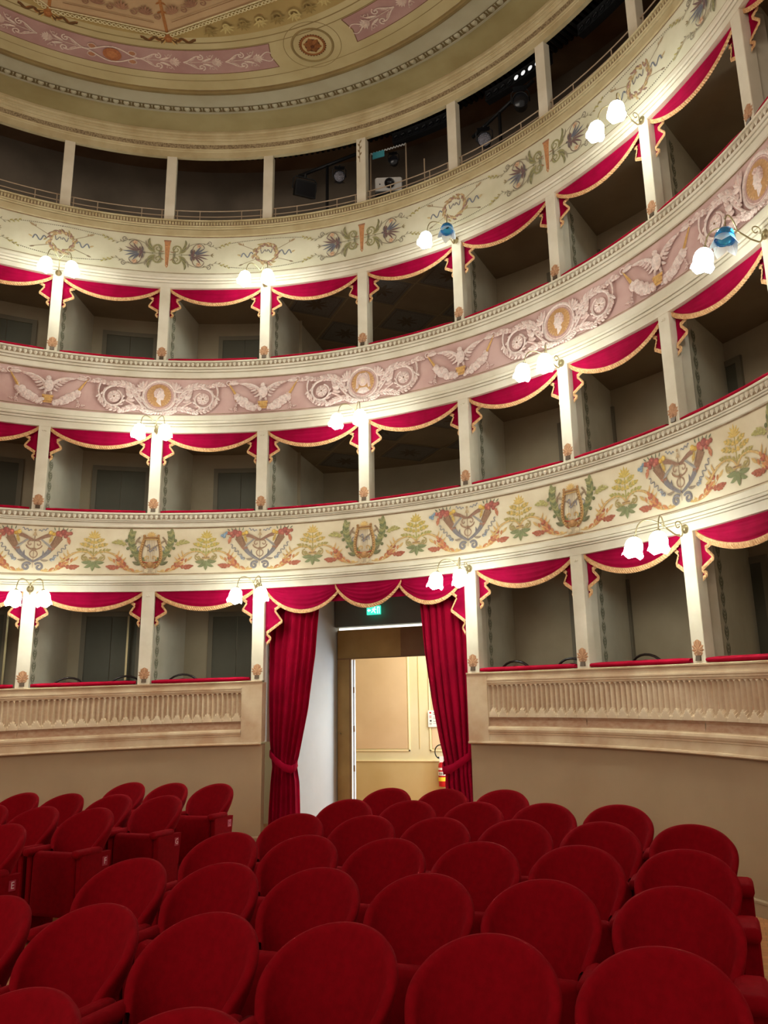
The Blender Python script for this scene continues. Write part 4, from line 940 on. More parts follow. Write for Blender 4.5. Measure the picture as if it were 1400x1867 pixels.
def valance(t, k):
    z1 = TIER[t][2]; w = TIER[t][3]/2; a = k*DEL+w/R0; b = (k+1)*DEL-w/R0; r = 6.60; m = (a+b)/2
    root = empty('valance', *P(m, r, z1-0.3), 'red gold-fringed valance, %s tier, over %s' % (TIER[t][0], bay_words(k, t)), 'valance', 'velvet valances over the boxes')
    drop = 0.225+0.012*((k*7+t*3) % 3); mb = MB(); swag(mb, a, b, z1+0.02, drop+0.02, r); mb.build('swag', M['velvet'], root, smooth=True)
    pts = []
    for i in range(91):
        u = i/90; s = (4*u*(1-u))**0.85 if 0 < u < 1 else 0.0
        pts.append((a+(b-a)*u, r-0.02*s-0.006, z1+0.0-(drop+0.02)*s))
    mb = MB(); fringe_along(mb, pts, 0.055); mb.build('fringe', M['gold'], root)
    tail(a, 1, z1, 1.2, r+0.035, root); tail(b, -1, z1, 1.2, r+0.035, root)
for t in range(3):
    for k in range(-4, 5 if t == 2 else 4):
        if t == 0 and k in (-1, 0): continue
        valance(t, k)

# ---- entrance: pelmet and tied-back curtains
def pelmet():
    z1 = 2.016; r = 6.60; a, b = -DEL+0.0925/R0, DEL-0.0925/R0
    root = empty('pelmet', 0, r, z1-0.3, 'wide red velvet pelmet of three gold-fringed swags over the entrance doorway', 'pelmet')
    cuts = [a, a+(b-a)*0.36, a+(b-a)*0.67, b]
    mb = MB(); sweep(mb, [(r+0.03, z1+0.02), (r+0.03, z1-0.25)], a, b); mb.build('backing', M['velvet'], root)
    for i, (p, q, dr, rr) in enumerate(((cuts[0], cuts[1]+0.008, 0.36, r), (cuts[1]-0.006, cuts[2]+0.006, 0.34, r-0.03), (cuts[2]-0.008, cuts[3], 0.36, r))):
        mb = MB(); swag(mb, p, q, z1+0.02, dr, rr, 0.02, 5.5, 26, 22, 0.8); sw = mb.build('swag', M['velvet'], root, smooth=True)
        pts = []
        for j in range(61):
            u = j/60; s = (4*u*(1-u))**0.8 if 0 < u < 1 else 0.0; pts.append((p+(q-p)*u, rr-0.02*s-0.006, z1-dr*s))
        mb = MB(); fringe_along(mb, pts, 0.05); mb.build('fringe', M['gold'], sw)
    tail(a, 1, z1-0.02, 1.95, r+0.02, root, 'velvet', 0.9); tail(b, -1, z1-0.02, 1.95, r+0.02, root, 'velvet', 0.9)
pelmet()
def curtain(side):
    L = side == 'left'
    keys = [(1.9, -1.64, -0.80), (1.0, -1.64, -0.87), (0.2, -1.64, -1.00), (-0.25, -1.63, -1.11), (-0.55, -1.60, -1.185), (-0.68, -1.59, -1.19), (-0.85, -1.61, -1.16), (-1.2, -1.63, -1.14), (-1.715, -1.64, -1.12)] if L else \
           [(1.9, 1.60, 0.79), (1.0, 1.60, 0.86), (0.2, 1.59, 0.95), (-0.25, 1.56, 1.03), (-0.55, 1.53, 1.10), (-0.68, 1.52, 1.11), (-0.85, 1.54, 1.10), (-1.2, 1.56, 1.13), (-1.715, 1.59, 1.18)]
    root = empty('curtain', (keys[0][1]+keys[0][2])/2, 6.67, -1.69, 'long red velvet curtain tied back at the %s side of the doorway' % side, 'curtain', 'entrance curtains')
    def at(z):
        for (za, p, q), (zb, p2, q2) in zip(keys, keys[1:]):
            if za >= z >= zb:
                t = (za-z)/(za-zb); t = t*t*(3-2*t) if False else t; return p+(p2-p)*t, q+(q2-q)*t
        return keys[-1][1:]
    zs = [1.9-i*0.0723 for i in range(51)]; zs[-1] = -1.69; NF = 7; rows = []
    for z in zs:
        p, q = at(z); wd = abs(q-p); amp = 0.038+0.03*max(0, 0.8-wd)
        k = 1.0 if abs(z+0.62) > 0.08 else 0.55
        row = []
        for j in range(NF*10+1):
            u = j/(NF*10); ph = 2*pi*NF*(u+0.035*sin(6*u+z*0.5)+0.012*sin(19*u))
            row.append((p+(q-p)*u+0.012*sin(ph*1.0+1.3), 6.67-amp*k*(sin(ph)+0.25*sin(2*ph+1))-0.02*sin(2.1*z), z))
        rows.append(row)
    mb = MB(); mb.grid(rows); mb.build('drape', M['curtain'], root, smooth=True)
    # tie-back band, slung from the pillar side round the gathered cloth
    p, q = at(-0.62); s = 1 if L else -1; mb = MB(); rows = []
    path = [(p+0.0*s, 6.76, -0.42), (p+0.0*s, 6.62, -0.44), (p+0.12*s, 6.57, -0.53), (p+0.28*s, 6.555, -0.63), (q-0.02*s, 6.58, -0.66), (q+0.025*s, 6.65, -0.62), (q, 6.75, -0.56)]
    pd = densify(path, 14)
    for (x, y, z) in pd: rows.append([(x, y, z+0.055), (x, y-0.012, z+0.03), (x, y-0.014, z-0.03), (x, y, z-0.055)])
    mb.grid(rows); mb.build('tieback', M['curtain'], root, smooth=True)
curtain('left'); curtain('right')

# ---- wall lamps
def lamp(t, k, unlit=False):
    z1 = TIER[t][2]+0.035; fr = box_frame(k*DEL, 6.53); up = 0.06 if t == 2 else 0.0
    state = 'one unlit blue shade' if unlit else 'two lit shades'
    root = empty('wall_lamp', *fr(0, 0, z1), 'brass wall lamp, %s, %s tier, %s' % (state, TIER[t][0], pillar_words(k)), 'lamp', 'wall lamps on the pillars')
    mb = MB(); mb.lathe([(0.0, 0.0), (0.052, 0.0), (0.05, 0.012), (0.03, 0.018), (0.034, 0.026), (0.014, 0.034), (0.0, 0.036)], fr(0, 0.004, z1), Vector(fr(0, 0, 0))-Vector(fr(0, 1, 0)), 14)
    mb.build('wall_plate', M['brass'], root, smooth=True)
    stem = [fr(0, -0.03-0.05*(1-cos(x*1.5)), z1-0.085*sin(x*1.6)) for x in [i/6 for i in range(7)]] + [fr(0, -0.13-0.16*x, z1-0.078+0.09*x+up*x) for x in [i/6 for i in range(1, 7)]]
    mb = MB(); mb.tube(stem, 0.0085, 8); mb.build('stem', M['brass'], root, smooth=True)
    mb = MB(); mb.tube([fr(0, -0.085+(0.055-0.035*x)*cos(-0.6+x*6.5)-0.01, z1+0.035+(0.055-0.035*x)*sin(-0.6+x*6.5)) for x in [i/20 for i in range(21)]], 0.0065, 6); mb.build('scroll', M['brass'], root, smooth=True)
    zz = z1+0.012+up
    for s in (-1, 1):
        shade_z = TIER[t][2]-(0.145 if t == 2 else 0.165)
        cx, cy = 0.175*s, -0.535+0.0*s
        p0, p3 = (0, -0.29, zz), (cx, cy, shade_z+0.125)
        pts = []
        for i in range(13):
            u = i/12; q = [(1-u)**3*p0[c]+3*u*(1-u)**2*(cx*0.35, -0.36, zz+0.10)[c]+3*u*u*(1-u)*(cx, cy+0.02, zz+0.15)[c]+u**3*p3[c] for c in range(3)]
            pts.append(fr(*q))
        mb = MB(); mb.tube(pts, 0.0075, 7); arm = mb.build('arm', M['brass'], root, smooth=True)
        tilt = Vector(fr(0.12*s, -0.22, -1))-Vector(fr(0, 0, 0)); o = Vector(fr(cx, cy, shade_z+0.125))
        mb = MB(); mb.lathe([(0.0, -0.012), (0.022, -0.008), (0.026, 0.012), (0.018, 0.03)], o, tilt, 12); mb.build('socket', M['brass'], arm, smooth=True)
        prof = [(0.022, 0.012), (0.058, 0.03), (0.084, 0.065), (0.095, 0.11), (0.094, 0.145), (0.098, 0.18), (0.112, 0.215)]
        ax = tilt.normalized(); e1 = ax.orthogonal().normalized(); e2 = ax.cross(e1); n = 30; rows = []
        for i, (r, h) in enumerate(prof):
            w = max(0, (i-3)/3.0)
            rows.append([o+ax*(h-0.0+w*0.034*(abs(((j % 6)/3.0)-1)-0.5)*-1.0)+(e1*cos(2*pi*j/n)+e2*sin(2*pi*j/n))*r*(1+0.03*w*cos(2*pi*j*5/n)) for j in range(n)])
        dead = unlit and s == 1
        if not dead:
            mb = MB(); mb.grid([[tuple(v) for v in row] for row in rows], close=True); mb.build('tulip_shade', M['glow'], arm, smooth=True)
            mb = MB(); mb.lathe([(0.0, 0.04), (0.035, 0.05), (0.05, 0.085), (0.042, 0.12), (0.0, 0.145)], o, tilt, 10); mb.build('bulb', M['glow'], arm, smooth=True)
        else:
            mb = MB(); mb.grid([[tuple(v) for v in row] for row in rows[:5]], close=True); tag(mb.build('tulip_shade', M['blueglass'], arm, smooth=True), 'unlit blue glass shade')
            mb = MB(); mb.grid([[tuple(o+ax*h+(e1*cos(2*pi*j/n)+e2*sin(2*pi*j/n))*r) for j in range(n)] for r, h in ((0.0, 0.09), (0.022, 0.085), (0.03, 0.05))], close=True); mb.build('bulb', M['darklens'], arm, smooth=True)
            mb = MB(); pet = []
            for r, h in ((0.093, 0.13), (0.100, 0.155), (0.112, 0.18)):
                pet.append([tuple(o+ax*(h+(0.0 if h < 0.17 else 0.075*(1-abs(((j % 6)/3.0)-1))))+(e1*cos(2*pi*j/n)+e2*sin(2*pi*j/n))*r*(1.0 if h < 0.17 else 1+0.25*(1-abs(((j % 6)/3.0)-1)))) for j in range(n)])
            mb.grid(pet, close=True); tag(mb.build('petal_rim', M['frost'], arm), 'frosted white petal rim')
for t, ks in ((2, (-3, -1, 1, 3)), (1, (-2, 0, 2, 4)), (0, (-3, -1, 1, 3))):
    for k in ks: lamp(t, k, (t, k) in ((2, 1), (1, 4)))

# ---- gallery railings
def railing(k):
    a = k*DEL+0.084/R0; b = (k+1)*DEL-0.084/R0; r = 6.60
    side = 'left' if k < 0 else 'right'; n = (-k-1) if k < 0 else k
    root = empty('gallery_railing', *P((a+b)/2, r, 8.40), 'thin two-bar metal gallery railing, %s opening %s of the central pillar' % (ORD[n], side), 'railing', 'gallery railings')
    for z in (8.525, 8.635):
        mb = MB(); mb.tube([P(t, r, z) for t in arc(a-0.004, b+0.004, radians(1.5))], 0.0105, 6); mb.build('rail', M['railmetal'], root, smooth=True)
    for u in (0.03, 0.28, 0.75, 0.97):
        mb = MB(); t = a+(b-a)*u; mb.tube([P(t, r, 8.39), P(t, r, 8.635)], 0.008, 6); mb.build('post', M['railmetal'], root)
for k in range(-4, 4): railing(k)

# ---- lighting gear in the gallery
def lookrot(d):
    return Vector(d).normalized().to_track_quat('Y', 'Z').to_matrix()
def gear(name, loc, d, label, cat, size, shiny=False, group=None, boxy=False):
    root = empty(name, *loc, label, cat, group); q = lookrot(d); o = Vector(loc)
    T = lambda x, y, z: tuple(o+q @ Vector((x*size, y*size, z*size)))
    mb = MB(); n = 16
    if boxy:
        mb.hexa([T(-.9, -.5, -.5), T(.9, -.5, -.5), T(1.0, .6, -.75), T(-1.0, .6, -.75)], [T(-.9, -.5, .35), T(.9, -.5, .35), T(1.0, .6, .75), T(-1.0, .6, .75)])
    else:
        mb.grid([[T(r*cos(2*pi*j/n), y, r*sin(2*pi*j/n)) for j in range(n)] for r, y in ((0.01, -1.0), (.5, -1.0), (.62, -.8), (.62, .2), (.72, .3), (.8, .62), (.74, .62), (.7, .45))], close=True)
    hs = mb.build('housing', M['black'], root, smooth=not boxy)
    mb = MB()
    if boxy: mb.add([T(-.9, .605, -.62), T(.9, .605, -.62), T(.9, .605, .62), T(-.9, .605, .62)], [(0, 1, 2, 3)])
    else: mb.grid([[T(r*cos(2*pi*j/n), y, r*sin(2*pi*j/n)) for j in range(n)] for r, y in ((.7, .46), (.45, .55), (.01, .58))], close=True)
    mb.build('lens', M['lens'] if shiny else M['darklens'], hs, smooth=True)
    mb = MB(); w = 1.12 if boxy else 0.86
    mb.tube([T(-w, 0, 0), T(-w, 0, .9), T(-w*.8, 0, 1.15), T(w*.8, 0, 1.15), T(w, 0, .9), T(w, 0, 0)], 0.07*size, 6); mb.build('yoke', M['black'], root)
    mb = MB(); mb.tube([T(0, 0, 1.12), T(0, 0, 1.5)], 0.12*size, 6); mb.build('clamp', M['black'], root)
    if not boxy:
        for s in (-1, 1):
            mb = MB(); mb.hexa([T(-.6, .62, s*.78), T(.6, .62, s*.78), T(.6, .64, s*.78), T(-.6, .64, s*.78)], [T(-.7, 1.15, s*1.05), T(.7, 1.15, s*1.05), T(.7, 1.17, s*1.05), T(-.7, 1.17, s*1.05)]); mb.build('barn_door', M['black'], hs)
    return root
gear('floodlight', P(radians(-10.2), 6.95, 9.18), (1.0, -1.0, -0.45), 'black box floodlight on a yoke in the gallery, left of the central pillar', 'floodlight', 0.19, boxy=True)
gear('spotlight', P(radians(-5.1), 7.05, 9.40), (0.6, -1.2, -0.5), 'black spotlight with a glinting lens in the gallery, next to the box floodlight', 'spotlight', 0.135, True)
gear('spotlight', P(radians(17.8), 6.95, 9.02), (0.2, -1.2, -0.5), 'black spotlight with a faceted lens low in the second gallery opening right of centre', 'spotlight', 0.15, True)
gear('spotlight', P(radians(23.6), 6.95, 9.33), (0.2, -1.2, -0.3), 'round dark spotlight high beside the second gallery pillar right of centre', 'spotlight', 0.16)
gear('spotlight', P(radians(2.6), 7.25, 9.60), (0.3, -1.2, -0.4), 'dark spotlight on the stand behind the white projector', 'spotlight', 0.11)
def pipe_bar(name, label, cat, p, q, r, posts):
    root = empty(name, *p, label, cat); mb = MB(); mb.tube([p, q], r, 8); mb.build('tube', M['black'], root, smooth=True)
    for t, z in posts:
        c = [p[i]+(q[i]-p[i])*t for i in range(3)]; mb = MB(); mb.tube([c, (c[0], c[1], z)], r*0.9, 8); mb.build('post', M['black'], root, smooth=True)
pipe_bar('lighting_bar', 'black lighting pipe on a post in the gallery opening left of the central pillar', 'pipe', P(radians(-11.2), 7.0, 9.52), P(radians(-1.0), 7.12, 9.88), 0.03, [(0.42, 8.30), (0.98, 8.30)])
pipe_bar('lighting_bar', 'dark sloping lighting pipe in the second gallery opening right of the centre', 'pipe', P(radians(15.8), 6.98, 9.22), P(radians(25.5), 7.0, 9.62), 0.03, [(0.45, 8.30)])
def projector():
    c = P(radians(2.3), 7.10, 8.98); root = empty('projector', *c, 'white video projector with a large dark lens on the gallery, right of the central pillar', 'projector')
    o = Vector(c); q = lookrot((0.35, -1.0, -0.25)); T = lambda x, y, z: tuple(o+q @ Vector((x, y, z)))
    mb = MB(); sec = []
    for x0, z0, a0 in ((.2, .09, 0), (-.2, .09, 90), (-.2, -.09, 180), (.2, -.09, 270)):
        for i in range(5): sec.append((x0+0.035*cos(radians(a0+i*22.5)), z0+0.03*sin(radians(a0+i*22.5))))
    mb.grid([[T(x*s, y, z*s) for x, z in sec] for y, s in ((-.2, 1), (.14, 1), (.16, .95))], close=True); n = len(mb.V); mb.F += [tuple(range(n-20, n)), tuple(range(19, -1, -1))]
    b = mb.build('body', M['white'], root, smooth=False)
    mb = MB(); mb.lathe([(0.085, 0.0), (0.085, 0.035), (0.07, 0.035), (0.06, 0.01), (0.0, 0.012)], T(-0.015, 0.16, 0.01), q @ Vector((0, 1, 0)), 20); mb.build('lens', M['darklens'], b, smooth=True)
    mb = MB(); mb.lathe([(0.012, 0), (0.012, 0.005), (0, 0.006)], T(0.15, 0.16, 0.0), q @ Vector((0, 1, 0)), 8); mb.build('sensor', M['black'], b)
    for s in (-1, 1): mb = MB(); mb.tube([T(0.17*s, 0, -.12), T(0.17*s, 0, -.146)], 0.02, 8); mb.build('foot', M['black'], root)
    t = empty('projector_table', c[0], c[1], 8.30, 'dark stand carrying the white projector in the gallery', 'stand')
    mb = MB(); mb.hexa([T(-.24, -.22, -.18), T(.24, -.22, -.18), T(.24, .16, -.18), T(-.24, .16, -.18)], [T(-.24, -.22, -.15), T(.24, -.22, -.15), T(.24, .16, -.15), T(-.24, .16, -.15)]); mb.build('top', M['black'], t)
    for x in (-.21, .21):
        for y in (-.19, .13): mb = MB(); v = T(x, y, -.18); mb.tube([v, (v[0], v[1], 8.30)], 0.018, 6); mb.build('leg', M['black'], t)
projector()
def stand_frame():
    r = 7.0; p, q = P(radians(-0.1), r, 8.30), P(radians(5.4), r, 8.30)
    root = empty('pole_frame', *p, 'thin pale pole frame with a twisted rope light round the white projector', 'frame')
    for b, zt in ((p, 9.67), (q, 9.66)): mb = MB(); mb.tube([b, (b[0], b[1], zt)], 0.014, 7); mb.build('pole', M['railmetal'], root, smooth=True)
    mb = MB(); n = 60; mb.tube([(p[0]+(q[0]-p[0])*i/n, p[1]+(q[1]-p[1])*i/n, 9.67-0.01*i/n+0.016*sin(i*1.3)) for i in range(n+1)], 0.010, 6); mb.build('rope_light', M['white'], root)
    c = P(radians(1.2), 6.98, 9.60); mb = MB(); mb.box(c[0]-.11, c[0]+.11, c[1]-.006, c[1]+.006, 9.54, 9.665); tag(mb.build('card', M['cyan'], root), 'pale turquoise card')
    c = P(radians(8.6), 6.9, 8.30); mb = MB(); mb.tube([c, (c[0], c[1], 9.15)], 0.012, 6); o = empty('microphone_stand', *c, 'thin upright rod behind the gallery railing, right of the projector', 'stand')
    bpy.data.objects.remove(bpy.data.objects[o.name]) if False else None
    mb.build('rod', M['railmetal'], o); mb = MB(); mb.lathe([(0.10, 0), (0.10, 0.02), (0.02, 0.03), (0, 0.03)], c, (0, 0, 1), 12); mb.build('base', M['black'], o)
stand_frame()
def batten(k, lit, label):
    a = k*DEL+radians(3.6); b = (k+1)*DEL-radians(1.2); r = 6.92; z = 9.79; root = empty('lighting_batten', *P((a+b)/2, r, z), label, 'batten')
    mb = MB(); box_arc(mb, a, b, r, r+0.12, z-0.085, z+0.10); mb.build('housing', M['black'], root)
    n = 9
    for i in range(n):
        t = a+(b-a)*(i+0.5)/n; c = P(t, r-0.001, z+0.0); ax = (-sin(t), -cos(t), 0)
        mb = MB(); mb.lathe([(0.055, 0.0), (0.058, 0.012), (0.046, 0.012), (0.042, 0.002)], c, ax, 14); h = mb.build('lamp_ring', M['black'], root, smooth=True)
        mb = MB(); mb.lathe([(0.045, 0.002), (0.03, 0.006), (0.0, 0.008)], c, ax, 12)
        if i >= lit: tag(mb.build('lens', M['lampglass_lit'], h, smooth=True), 'pale glowing lens')
        else: mb.build('lens', M['darklens'], h, smooth=True)
batten(1, 4, 'black lighting batten with glowing round lenses under the cornice')
batten(0, 9, 'black lighting batten with dark lenses under the cornice above the projector')
batten(2, 9, 'black lighting batten with dark lenses in the third gallery opening right of centre')

# ================================================================== ENTRANCE VESTIBULE AND FOYER
def slab(name, x0, x1, y0, y1, z0, z1, m, parent=None, kind='structure'):
    mb = MB(); mb.box(x0, x1, y0, y1, z0, z1); o = mb.build(name, M[m], parent)
    if parent is None: tag(o, kind=kind)
    return o
YD = 8.8
slab('wall_left', -1.62, -1.52, 6.88, 8.98, -1.8, 2.12, 'vest'); slab('wall_right', 1.52, 1.62, 6.88, 8.98, -1.8, 2.12, 'vest')
slab('ceiling', -1.62, 1.62, 6.66, 8.98, 2.13, 2.25, 'vest')
slab('wall_transom', -1.5, 1.5, YD-0.10, YD+0.1, 1.64, 2.13, 'transom')
def entrance_door():
    y = YD; mb = MB(); mb.box(-1.495, 1.495, y, y+0.08, 1.09, 1.59); mb.box(-1.495, -1.24, y, y+0.08, -1.72, 1.09); mb.box(1.0, 1.495, y, y+0.08, -1.72, 1.09)
    o = mb.build('door_0', M['doorwood']); tag(o, kind='structure')
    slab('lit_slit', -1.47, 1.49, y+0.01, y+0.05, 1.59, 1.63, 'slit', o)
    slab('header_panel', -0.30, 1.0, y-0.012, y, 1.10, 1.57, 'doorwood2', o)
    slab('frame_edge', -1.495, 1.49, y-0.02, y, 1.078, 1.095, 'doorwood2', o); slab('frame_edge', -1.265, -1.245, y-0.01, y, -1.72, 1.08, 'doorwood2', o)
    # open leaf seen on edge: white aluminium with a narrow daylight gap
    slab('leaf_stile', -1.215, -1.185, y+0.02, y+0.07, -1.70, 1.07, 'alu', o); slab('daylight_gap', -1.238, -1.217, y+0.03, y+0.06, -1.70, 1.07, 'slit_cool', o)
    for z in (0.55, -0.1, -0.75): slab('hinge', -1.20, -1.18, y+0.0, y+0.02, z-0.05, z+0.05, 'doorwood2', o)
    mb = MB(); mb.lathe([(0.0, 0.03), (0.014, 0.026), (0.018, 0.012), (0.01, 0.0)], (-1.44, y, -0.18), (0, -1, 0), 10); mb.build('latch_button', M['brass'], o, smooth=True)
entrance_door()
YF = 11.0
def foyer():
    w = slab('wall_foyer', -4.5, 3.0, YF, YF+0.12, -1.75, 3.0, 'foyer_cream')
    slab('wall_foyer_side', 2.9, 3.0, 8.9, YF, -1.75, 3.0, 'foyer_cream'); slab('ceiling', -4.5, 3.0, 8.9, YF, 2.6, 2.7, 'foyer_cream'); slab('wall_foyer_side', -4.5, -4.4, 8.9, YF, -1.75, 3.0, 'foyer_cream')
    slab('wall_foyer_front', -4.5, -1.5, 8.88, 8.98, -1.75, 2.6, 'foyer_cream'); slab('wall_foyer_front', 1.5, 3.0, 8.88, 8.98, -1.75, 2.6, 'foyer_cream'); slab('wall_foyer_front', -1.5, 1.5, 8.90, 8.98, 1.10, 2.7, 'foyer_cream')
    slab('lower_dado', -4.4, 2.9, YF-0.02, YF, -1.72, -0.735, 'foyer_dado', w); slab('dado_rail', -4.4, 2.9, YF-0.035, YF-0.0, -0.735, -0.715, 'foyer_line', w)
    for x0, x1 in ((-3.2, -1.02), (-0.52, 1.9)):
        slab('rose_panel', x0, x1, YF-0.012, YF, -0.50, 2.4, 'foyer_pink', w)
        for a, b, c, d in ((x0-0.045, x0-0.02, -0.545, 2.42), (x1+0.02, x1+0.045, -0.545, 2.42), (x0-0.045, x1+0.045, -0.545, -0.52)): slab('panel_border', a, b, YF-0.016, YF, c, d, 'foyer_line', w)
    slab('pilaster_line', -0.785, -0.77, YF-0.006, YF, -0.5, 2.4, 'foyer_dado', w)
foyer()
def exit_sign():
    c = (-0.72, 8.62, 1.885); root = empty('exit_sign', *c, 'small glowing green exit sign hanging above the entrance door', 'sign')
    mb = MB(); mb.box(c[0]-.125, c[0]+.125, c[1]-.02, c[1]+.02, c[2]-.075, c[2]+.075); b = mb.build('lit_panel', M['sign'], root)
    y = c[1]-.0215
    def flat(name, polys):
        mb = MB()
        for pl in polys: mb.add([(c[0]+x, y, c[2]+z) for x, z in pl]+[(c[0]+x, y+0.002, c[2]+z) for x, z in pl], [tuple(range(len(pl)))]+[(i, (i+1) % len(pl), len(pl)+(i+1) % len(pl), len(pl)+i) for i in range(len(pl))])
        mb.build(name, M['signwhite'], b)
    flat('running_figure', [[(0.02, .035), (0.04, .05), (0.03, .06), (0.015, .05)], [(-0.005, .03), (0.03, .03), (0.02, -.01), (-0.01, -.01)], [(0.0, -.01), (0.02, -.01), (0.045, -.05), (0.03, -.055)], [(-.01, -.01), (0.005, -.005), (-.03, -.045), (-.045, -.035)], [(0.025, .03), (0.055, .01), (0.05, .0), (0.02, .015)], [(-.005, .03), (-.03, .015), (-.025, .005), (0, .015)]])
    flat('arrow', [[(-.115, 0), (-.08, .03), (-.08, -.03)], [(-.08, .01), (-.05, .01), (-.05, -.01), (-.08, -.01)]])
    flat('doorway', [[(0.07, -.06), (0.07, .055), (0.115, .055), (0.115, -.06), (0.105, -.06), (0.105, .045), (0.08, .045), (0.08, -.06)]])
    for s in (-1, 1): mb = MB(); mb.tube([(c[0]+s*.1, c[1], c[2]+.075), (c[0]+s*.1, c[1], 2.14)], 0.006, 6); mb.build('hanger', M['brass'], root)
exit_sign()
def notice():
    c = (-0.475, YF-0.03, 0.055); mb = MB(); mb.box(c[0]-.11, c[0]+.11, c[1]-.003, c[1]+.003, c[2]-.155, c[2]+.155)
    root = empty('notice', *c, 'white paper notice with small red and black marks on the foyer wall', 'notice'); p = mb.build('sheet', M['paper'], root)
    for z, x, w, h, m in ((.11, -.06, .035, .03, 'redmetal'), (.05, -.06, .045, .012, 'redmetal'), (.02, -.06, .045, .01, 'redmetal'), (-.04, -.055, .035, .03, 'black'), (-.085, -.06, .045, .008, 'black'), (-.11, -.06, .045, .008, 'black'), (.11, .02, .06, .008, 'black'), (.08, .02, .06, .008, 'black'), (.03, .02, .06, .006, 'black'), (.0, .02, .06, .006, 'black'), (-.05, .02, .06, .006, 'black'), (-.09, .02, .06, .006, 'black')):
        slab('printed_mark', c[0]+x-w/2, c[0]+x+w/2, c[1]-.0045, c[1]-.0028, c[2]+z-h/2, c[2]+z+h/2, m, p, None)
notice()
def extinguisher():
    x, y, z = -0.285, YF-0.13, -1.18; root = empty('fire_extinguisher', x, y, z, 'red fire extinguisher with black hose on the foyer wall by the right curtain', 'extinguisher')
    mb = MB(); mb.lathe([(0.0, 0), (0.075, 0.0), (0.088, 0.02), (0.088, 0.36), (0.078, 0.41), (0.04, 0.45), (0.028, 0.47), (0.0, 0.47)], (x, y, z), (0, 0, 1), 20); b = mb.build('cylinder', M['redmetal'], root, smooth=True)
    for z0, z1, m in ((0.20, 0.27, 'paper'), (0.10, 0.17, 'yellow'), (0.30, 0.34, 'paper')):
        mb = MB(); mb.grid([[(x+0.0895*sin(t), y-0.0895*cos(t), z+h) for t in [-1.2+i*0.2 for i in range(13)]] for h in (z0, z1)]); mb.build('label', M[m], b, smooth=True)
    for i in range(4):
        mb = MB(); t = -0.5+i*0.3; mb.add([(x+0.0905*sin(t+d), y-0.0905*cos(t+d), z+h) for d, h in ((-.08, .21), (.08, .21), (.08, .255), (-.08, .255))], [(0, 1, 2, 3)]); mb.build('pictogram', M['black'], b)
    mb = MB(); mb.box(x-.03, x+.03, y-.03, y+.03, z+.47, z+.52); mb.box(x-.09, x+.05, y-.012, y+.012, z+.52, z+.535); mb.build('valve_handle', M['black'], root)
    mb = MB(); mb.tube([(x-0.03-0.11*sin(t), y-0.02, z+0.50+0.14*(1-cos(t))*0.9) for t in [i*pi/12 for i in range(13)]]+[(x+0.02, y-.02, z+.74)], 0.011, 7); mb.build('hose', M['black'], root, smooth=True)
    mb = MB(); mb.box(x-.03, x+.05, y-.1, y-.095, z+.44, z+.55); mb.build('tag', M['paper'], root)
    mb = MB(); mb.box(x-.06, x+.06, y+.088, y+.135, z+.3, z+.36); mb.build('wall_hook', M['black'], root)
extinguisher()
# brass strips stand in for light at the edges of doors ajar, first-tier left
for k, ph in ((-3, -33.2), (-4, -46.6)):
    mb = MB(); box_arc(mb, radians(ph), radians(ph+0.22), 7.90, 7.94, -0.2, 1.78); o = mb.build('brass_pole', M['brass']); tag(o, 'thin upright brass pole at the back of %s' % bay_words(k, 0), 'pole')

# ================================================================== CHAIRS
def bentwood(phi_deg, words):
    z0 = TIER[0][1]-0.86; c = P(radians(phi_deg), 7.22, z0); ph = radians(phi_deg)
    root = empty('bentwood_chair', *c, 'dark bentwood chair behind the rail of %s' % words, 'chair', 'bentwood chairs in the boxes')
    ex = Vector((cos(ph), -sin(ph), 0)); ey = Vector((-sin(ph), -cos(ph), 0)); o = Vector(c)     # back towards the hall rail
    T = lambda x, y, z: tuple(o+ex*x+ey*y+Vector((0, 0, z)))
    mb = MB(); mb.lathe([(0.0, 0.49), (0.20, 0.49), (0.225, 0.475), (0.225, 0.45), (0.2, 0.44), (0, 0.44)], o, (0, 0, 1), 20); mb.build('seat', M['bentwood'], root, smooth=True)
    for R, H, n in ((0.265, 0.995, 'outer_hoop'), (0.2, 0.92, 'inner_hoop')):
        pts = [T(-R*0.8, 0.17, 0.46), T(-R*0.95, 0.2, 0.65)]+[T(-R*cos(t), 0.22+0.05*sin(t), H-0.22+0.22*sin(t)) for t in [i*pi/12 for i in range(13)]]+[T(R*0.95, 0.2, 0.65), T(R*0.8, 0.17, 0.46)]
        mb = MB(); mb.tube(pts, 0.016, 8); mb.build(n, M['bentwood'], root, smooth=True)
    for x, y in ((-.17, .15), (.17, .15), (-.16, -.15), (.16, -.15)):
        mb = MB(); mb.tube([T(x, y, 0.45), T(x*1.2, y*1.25, 0)], [0.018, 0.012], 8); mb.build('leg', M['bentwood'], root, smooth=True)
    mb = MB(); mb.tube([T(0.17*cos(t), 0.17*sin(t), 0.2) for t in [i*pi/8 for i in range(16)]], 0.010, 6, closed=True); mb.build('ring_stretcher', M['bentwood'], root, smooth=True)
for ph, w in ((-39.0, 'the second box left of the curtained doorway'), (-25.2, 'the first box left of the curtained doorway'), (18.2, 'the first box right of the curtained doorway'), (34.6, 'the second box right of the curtained doorway'), (25.4, 'the first box right, close to its right pillar'), (-32.2, 'the second box left, close to its right pillar')):
    bentwood(ph, w)

